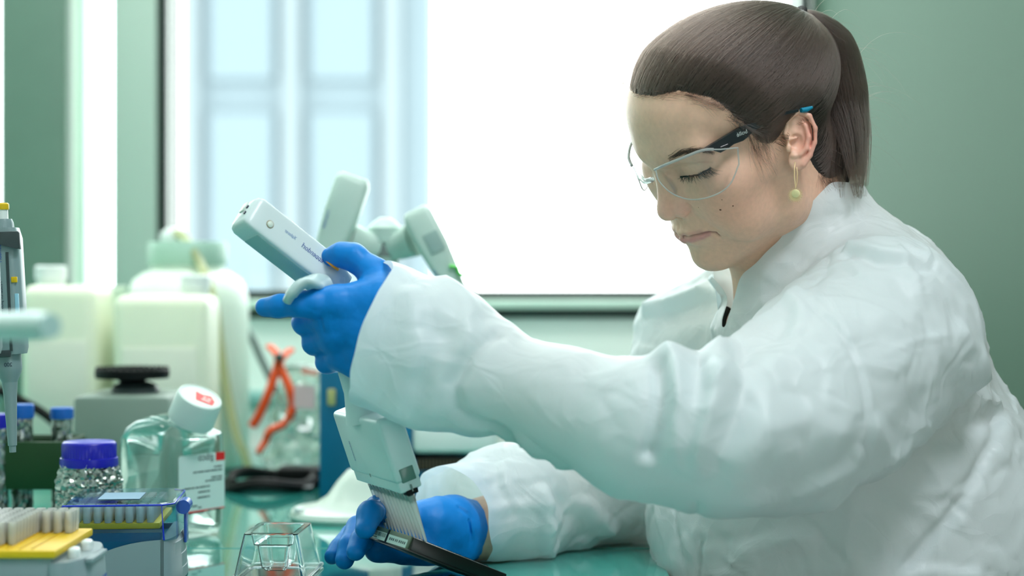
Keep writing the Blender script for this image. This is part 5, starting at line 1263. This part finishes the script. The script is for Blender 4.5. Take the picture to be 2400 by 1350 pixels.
# ------------------------------------------------------------------ safety glasses and earring
sg_ = bpy.data.objects.new('safety_glasses', None); COL.objects.link(sg_); sg_.empty_display_size = .02; sg_.parent = person
sg_.matrix_parent_inverse = Matrix.Translation(-person.location); sg_['label'] = 'clear wraparound safety glasses with black temples'
def putg(o):   # sub-part under the glasses
    o.parent = sg_; o.matrix_parent_inverse = Matrix.Identity(4); return o
fl = lambda q: ((q[:, 0] - 16) / 92) ** 2 + (q[:, 1] / 85) ** 2 - 1
M_lens = thin('clear_lens', (.985, .995, .99, 1), .07, .02)
M_rim = thin('clear_lens_edge', (.92, .96, .96, 1), .25, .12, frost=.55, fcol=(1, 1, 1, 1))
Tp = spline([(1537, 398, 0), (1560, 387, 0), (1600, 371, 0), (1650, 352, 0), (1690, 350, 0), (1729, 346, 0)], 30)[:, :2]
Bp = spline([(1537, 400, 0), (1546, 426, 0), (1578, 455, 0), (1625, 468, 0), (1678, 456, 0), (1712, 430, 0), (1732, 384, 0)], 30)[:, :2]
nv = 10; Gd = np.array([[ray_hit(*(T_ * (1 - f) + B_ * f), fl, 1.36, 1.62, 900) for f in np.linspace(0, 1, nv)] for T_, B_ in zip(Tp, Bp)])
for s_ in (1, -1):
    g2 = Gd.copy()
    if s_ < 0: g2[:, :, 2] -= .20 * g2[:, :, 1]; g2[:, :, 0] -= .12 * g2[:, :, 1]
    g2[:, :, 1] *= s_; Vv = HW(g2.reshape(-1, 3)); Ff = [[i * nv + j, i * nv + j + 1, (i + 1) * nv + j + 1, (i + 1) * nv + j] for i in range(29) for j in range(nv - 1)]
    ln_ = putg(link_mesh('lens', npmesh('lens', Vv, np.array(Ff)), M_lens, None, sharp=None)); put(ln_, None)
    R = g2; lp = np.concatenate([R[:, 0], R[-1, 1:], R[::-1, -1][1:]]); lp = HW(lp)
    putg(MB().tube(lp, .0006, 8, cap=True).build('lens_edge', M_rim))
    tp2 = HW(np.array([[a[0] + 1.0, a[1], a[2] + .6] for a in R[:22, 0]])); putg(MB().tube(tp2, .0012, 10).build('brow_bar', M_rim))
    npad = HW(np.array([[93, s_ * 9, 20], [92, s_ * 12.5, 13], [92, s_ * 15.5, 5], [93.5, s_ * 14, 0]], float)); putg(MB().tube(spline(npad, 14), [.0015 + .0018 * math.sin(i / 13 * 3.1) for i in range(14)], 10, flat=.5).build('nose_pad', M_lens))
putg(MB().tube(spline(HW(np.array([[106, -10, 24], [108, 0, 22], [106, 10, 24]], float)), 14), .0024, 10).build('bridge', M_rim))
# temples: a black bar from the lens corner to the ear, teal tip behind the ear
pl_y = lambda x: 62 + (78 - x) * .175
M_temple = mat('black_temple', lin(38, 44, 48), .28, spec=.6); M_teal = mat('teal_rubber', lin(0, 128, 160), .5)
up_ = [(1651, 350), (1668, 339), (1712, 313), (1732, 300), (1760, 290), (1800, 277), (1842, 262), (1872, 256)]; lo_ = [(1872, 262), (1842, 269), (1800, 288), (1768, 306), (1752, 322), (1742, 330), (1720, 338), (1704, 350), (1689, 358), (1672, 353)]
fp = lambda q: q[:, 1] - pl_y(q[:, 0])
pts = [ray_hit(*p, fp, 1.36, 1.62, 900) for p in up_ + lo_]
for s_ in (1, -1):
    mb = MB(); a = [mb.bm.verts.new(HW(np.array([p[0] - (7 if s_ < 0 else 0), s_ * p[1], p[2] - (11 if s_ < 0 else 0)]))) for p in pts]; b = [mb.bm.verts.new(HW(np.array([p[0] - (7 if s_ < 0 else 0), s_ * (p[1] - 3.0), p[2] - (11 if s_ < 0 else 0)]))) for p in pts]
    n = len(a); mb.bm.faces.new(a); mb.bm.faces.new(b[::-1])
    for i in range(n): mb.bm.faces.new((a[i], b[i], b[(i + 1) % n], a[(i + 1) % n]))
    bmesh.ops.triangulate(mb.bm, faces=[f for f in mb.bm.faces if len(f.verts) > 4])
    putg(mb.build('temple', M_temple, sharp=30))
    tl = [np.array([p[0], s_ * p[1], p[2]]) for p in (ray_hit(1880, 259, fp, 1.36, 1.62, 900) * [1, .98, 1], ray_hit(1893, 258, fp, 1.36, 1.62, 900) * [1, .97, 1], ray_hit(1908, 252, fp, 1.36, 1.62, 900) * [1, .97, 1])]
    putg(MB().tube([HW(p) for p in tl], [.0020, .0024, .0012], 10).build('temple_tip', M_teal))
hi = [ray_hit(*p, fp, 1.36, 1.62, 900) + [0, .5, 0] for p in ((1688, 345), (1705, 338), (1712, 334), (1698, 346))]
putg(MB().tube([HW(h) for h in hi], .0006, 6).build('temple_groove', mat('temple_dark', lin(14, 18, 20), .3)))
a = HW(ray_hit(1752, 311, fp, 1.36, 1.62, 900) + [0, .35, 0]); b = HW(ray_hit(1732, 319, fp, 1.36, 1.62, 900) + [0, .35, 0]); r2 = Vector(b - a).normalized()
u2 = Vector(HR[:, 2]); u2 = (u2 - r2 * u2.dot(r2)).normalized()
t_ = text('lettering', 'bollé', .0052, Vector(a), r2, u2, mat('white_print', lin(225, 235, 235), .5, var=0), None); putg(t_)
i = on_face(1703, 326)
# earring
M_gold = mat('gold', lin(240, 208, 160), .3, metal=.65, var=.05)
D = 1.436
er_ = MB().tube([P(1863, 380, D + .003), P(1862, 392, D - .0015), P(1862, 415, D - .002), P(1865, 441, D - .0015), P(1868, 425, D), P(1869, 405, D + .001), P(1867, 392, D + .003)], .00045, 8).build('earring', M_gold, person)
Me = frame(P(1864, 457, D - .001), Vector((.97, -.24, 0)), Vector((0, 0, 1)), Vector((-.24, -.97, 0)))
mb = MB(); mb.lathe([(.0050, -.0002), (.0050, .0002), (.0044, .0003), (.0, .0003)], 32, Me, cap1=False)
for k in range(26):
    a = 2 * math.pi * k / 26 + .05; mb.box((.0057 * math.cos(a), .0057 * math.sin(a), 0), (.0012, .0005, .0004), M=Me @ Matrix.Translation((.0057 * math.cos(a), .0057 * math.sin(a), 0)) @ Matrix.Rotation(a, 4, 'Z') @ Matrix.Translation((-.0057 * math.cos(a), -.0057 * math.sin(a), 0)))
mb.build('fringed_disc', M_gold, er_)
mb = MB(); mb.lathe([(.0034, .0006), (.0034, .0010), (.0030, .0012), (0, .0012)], 28, Me @ Matrix.Translation((.0004, .0012, 0)), cap1=False); mb.build('small_disc', mat('pale_gold', lin(236, 222, 170), .35, metal=.6), er_)
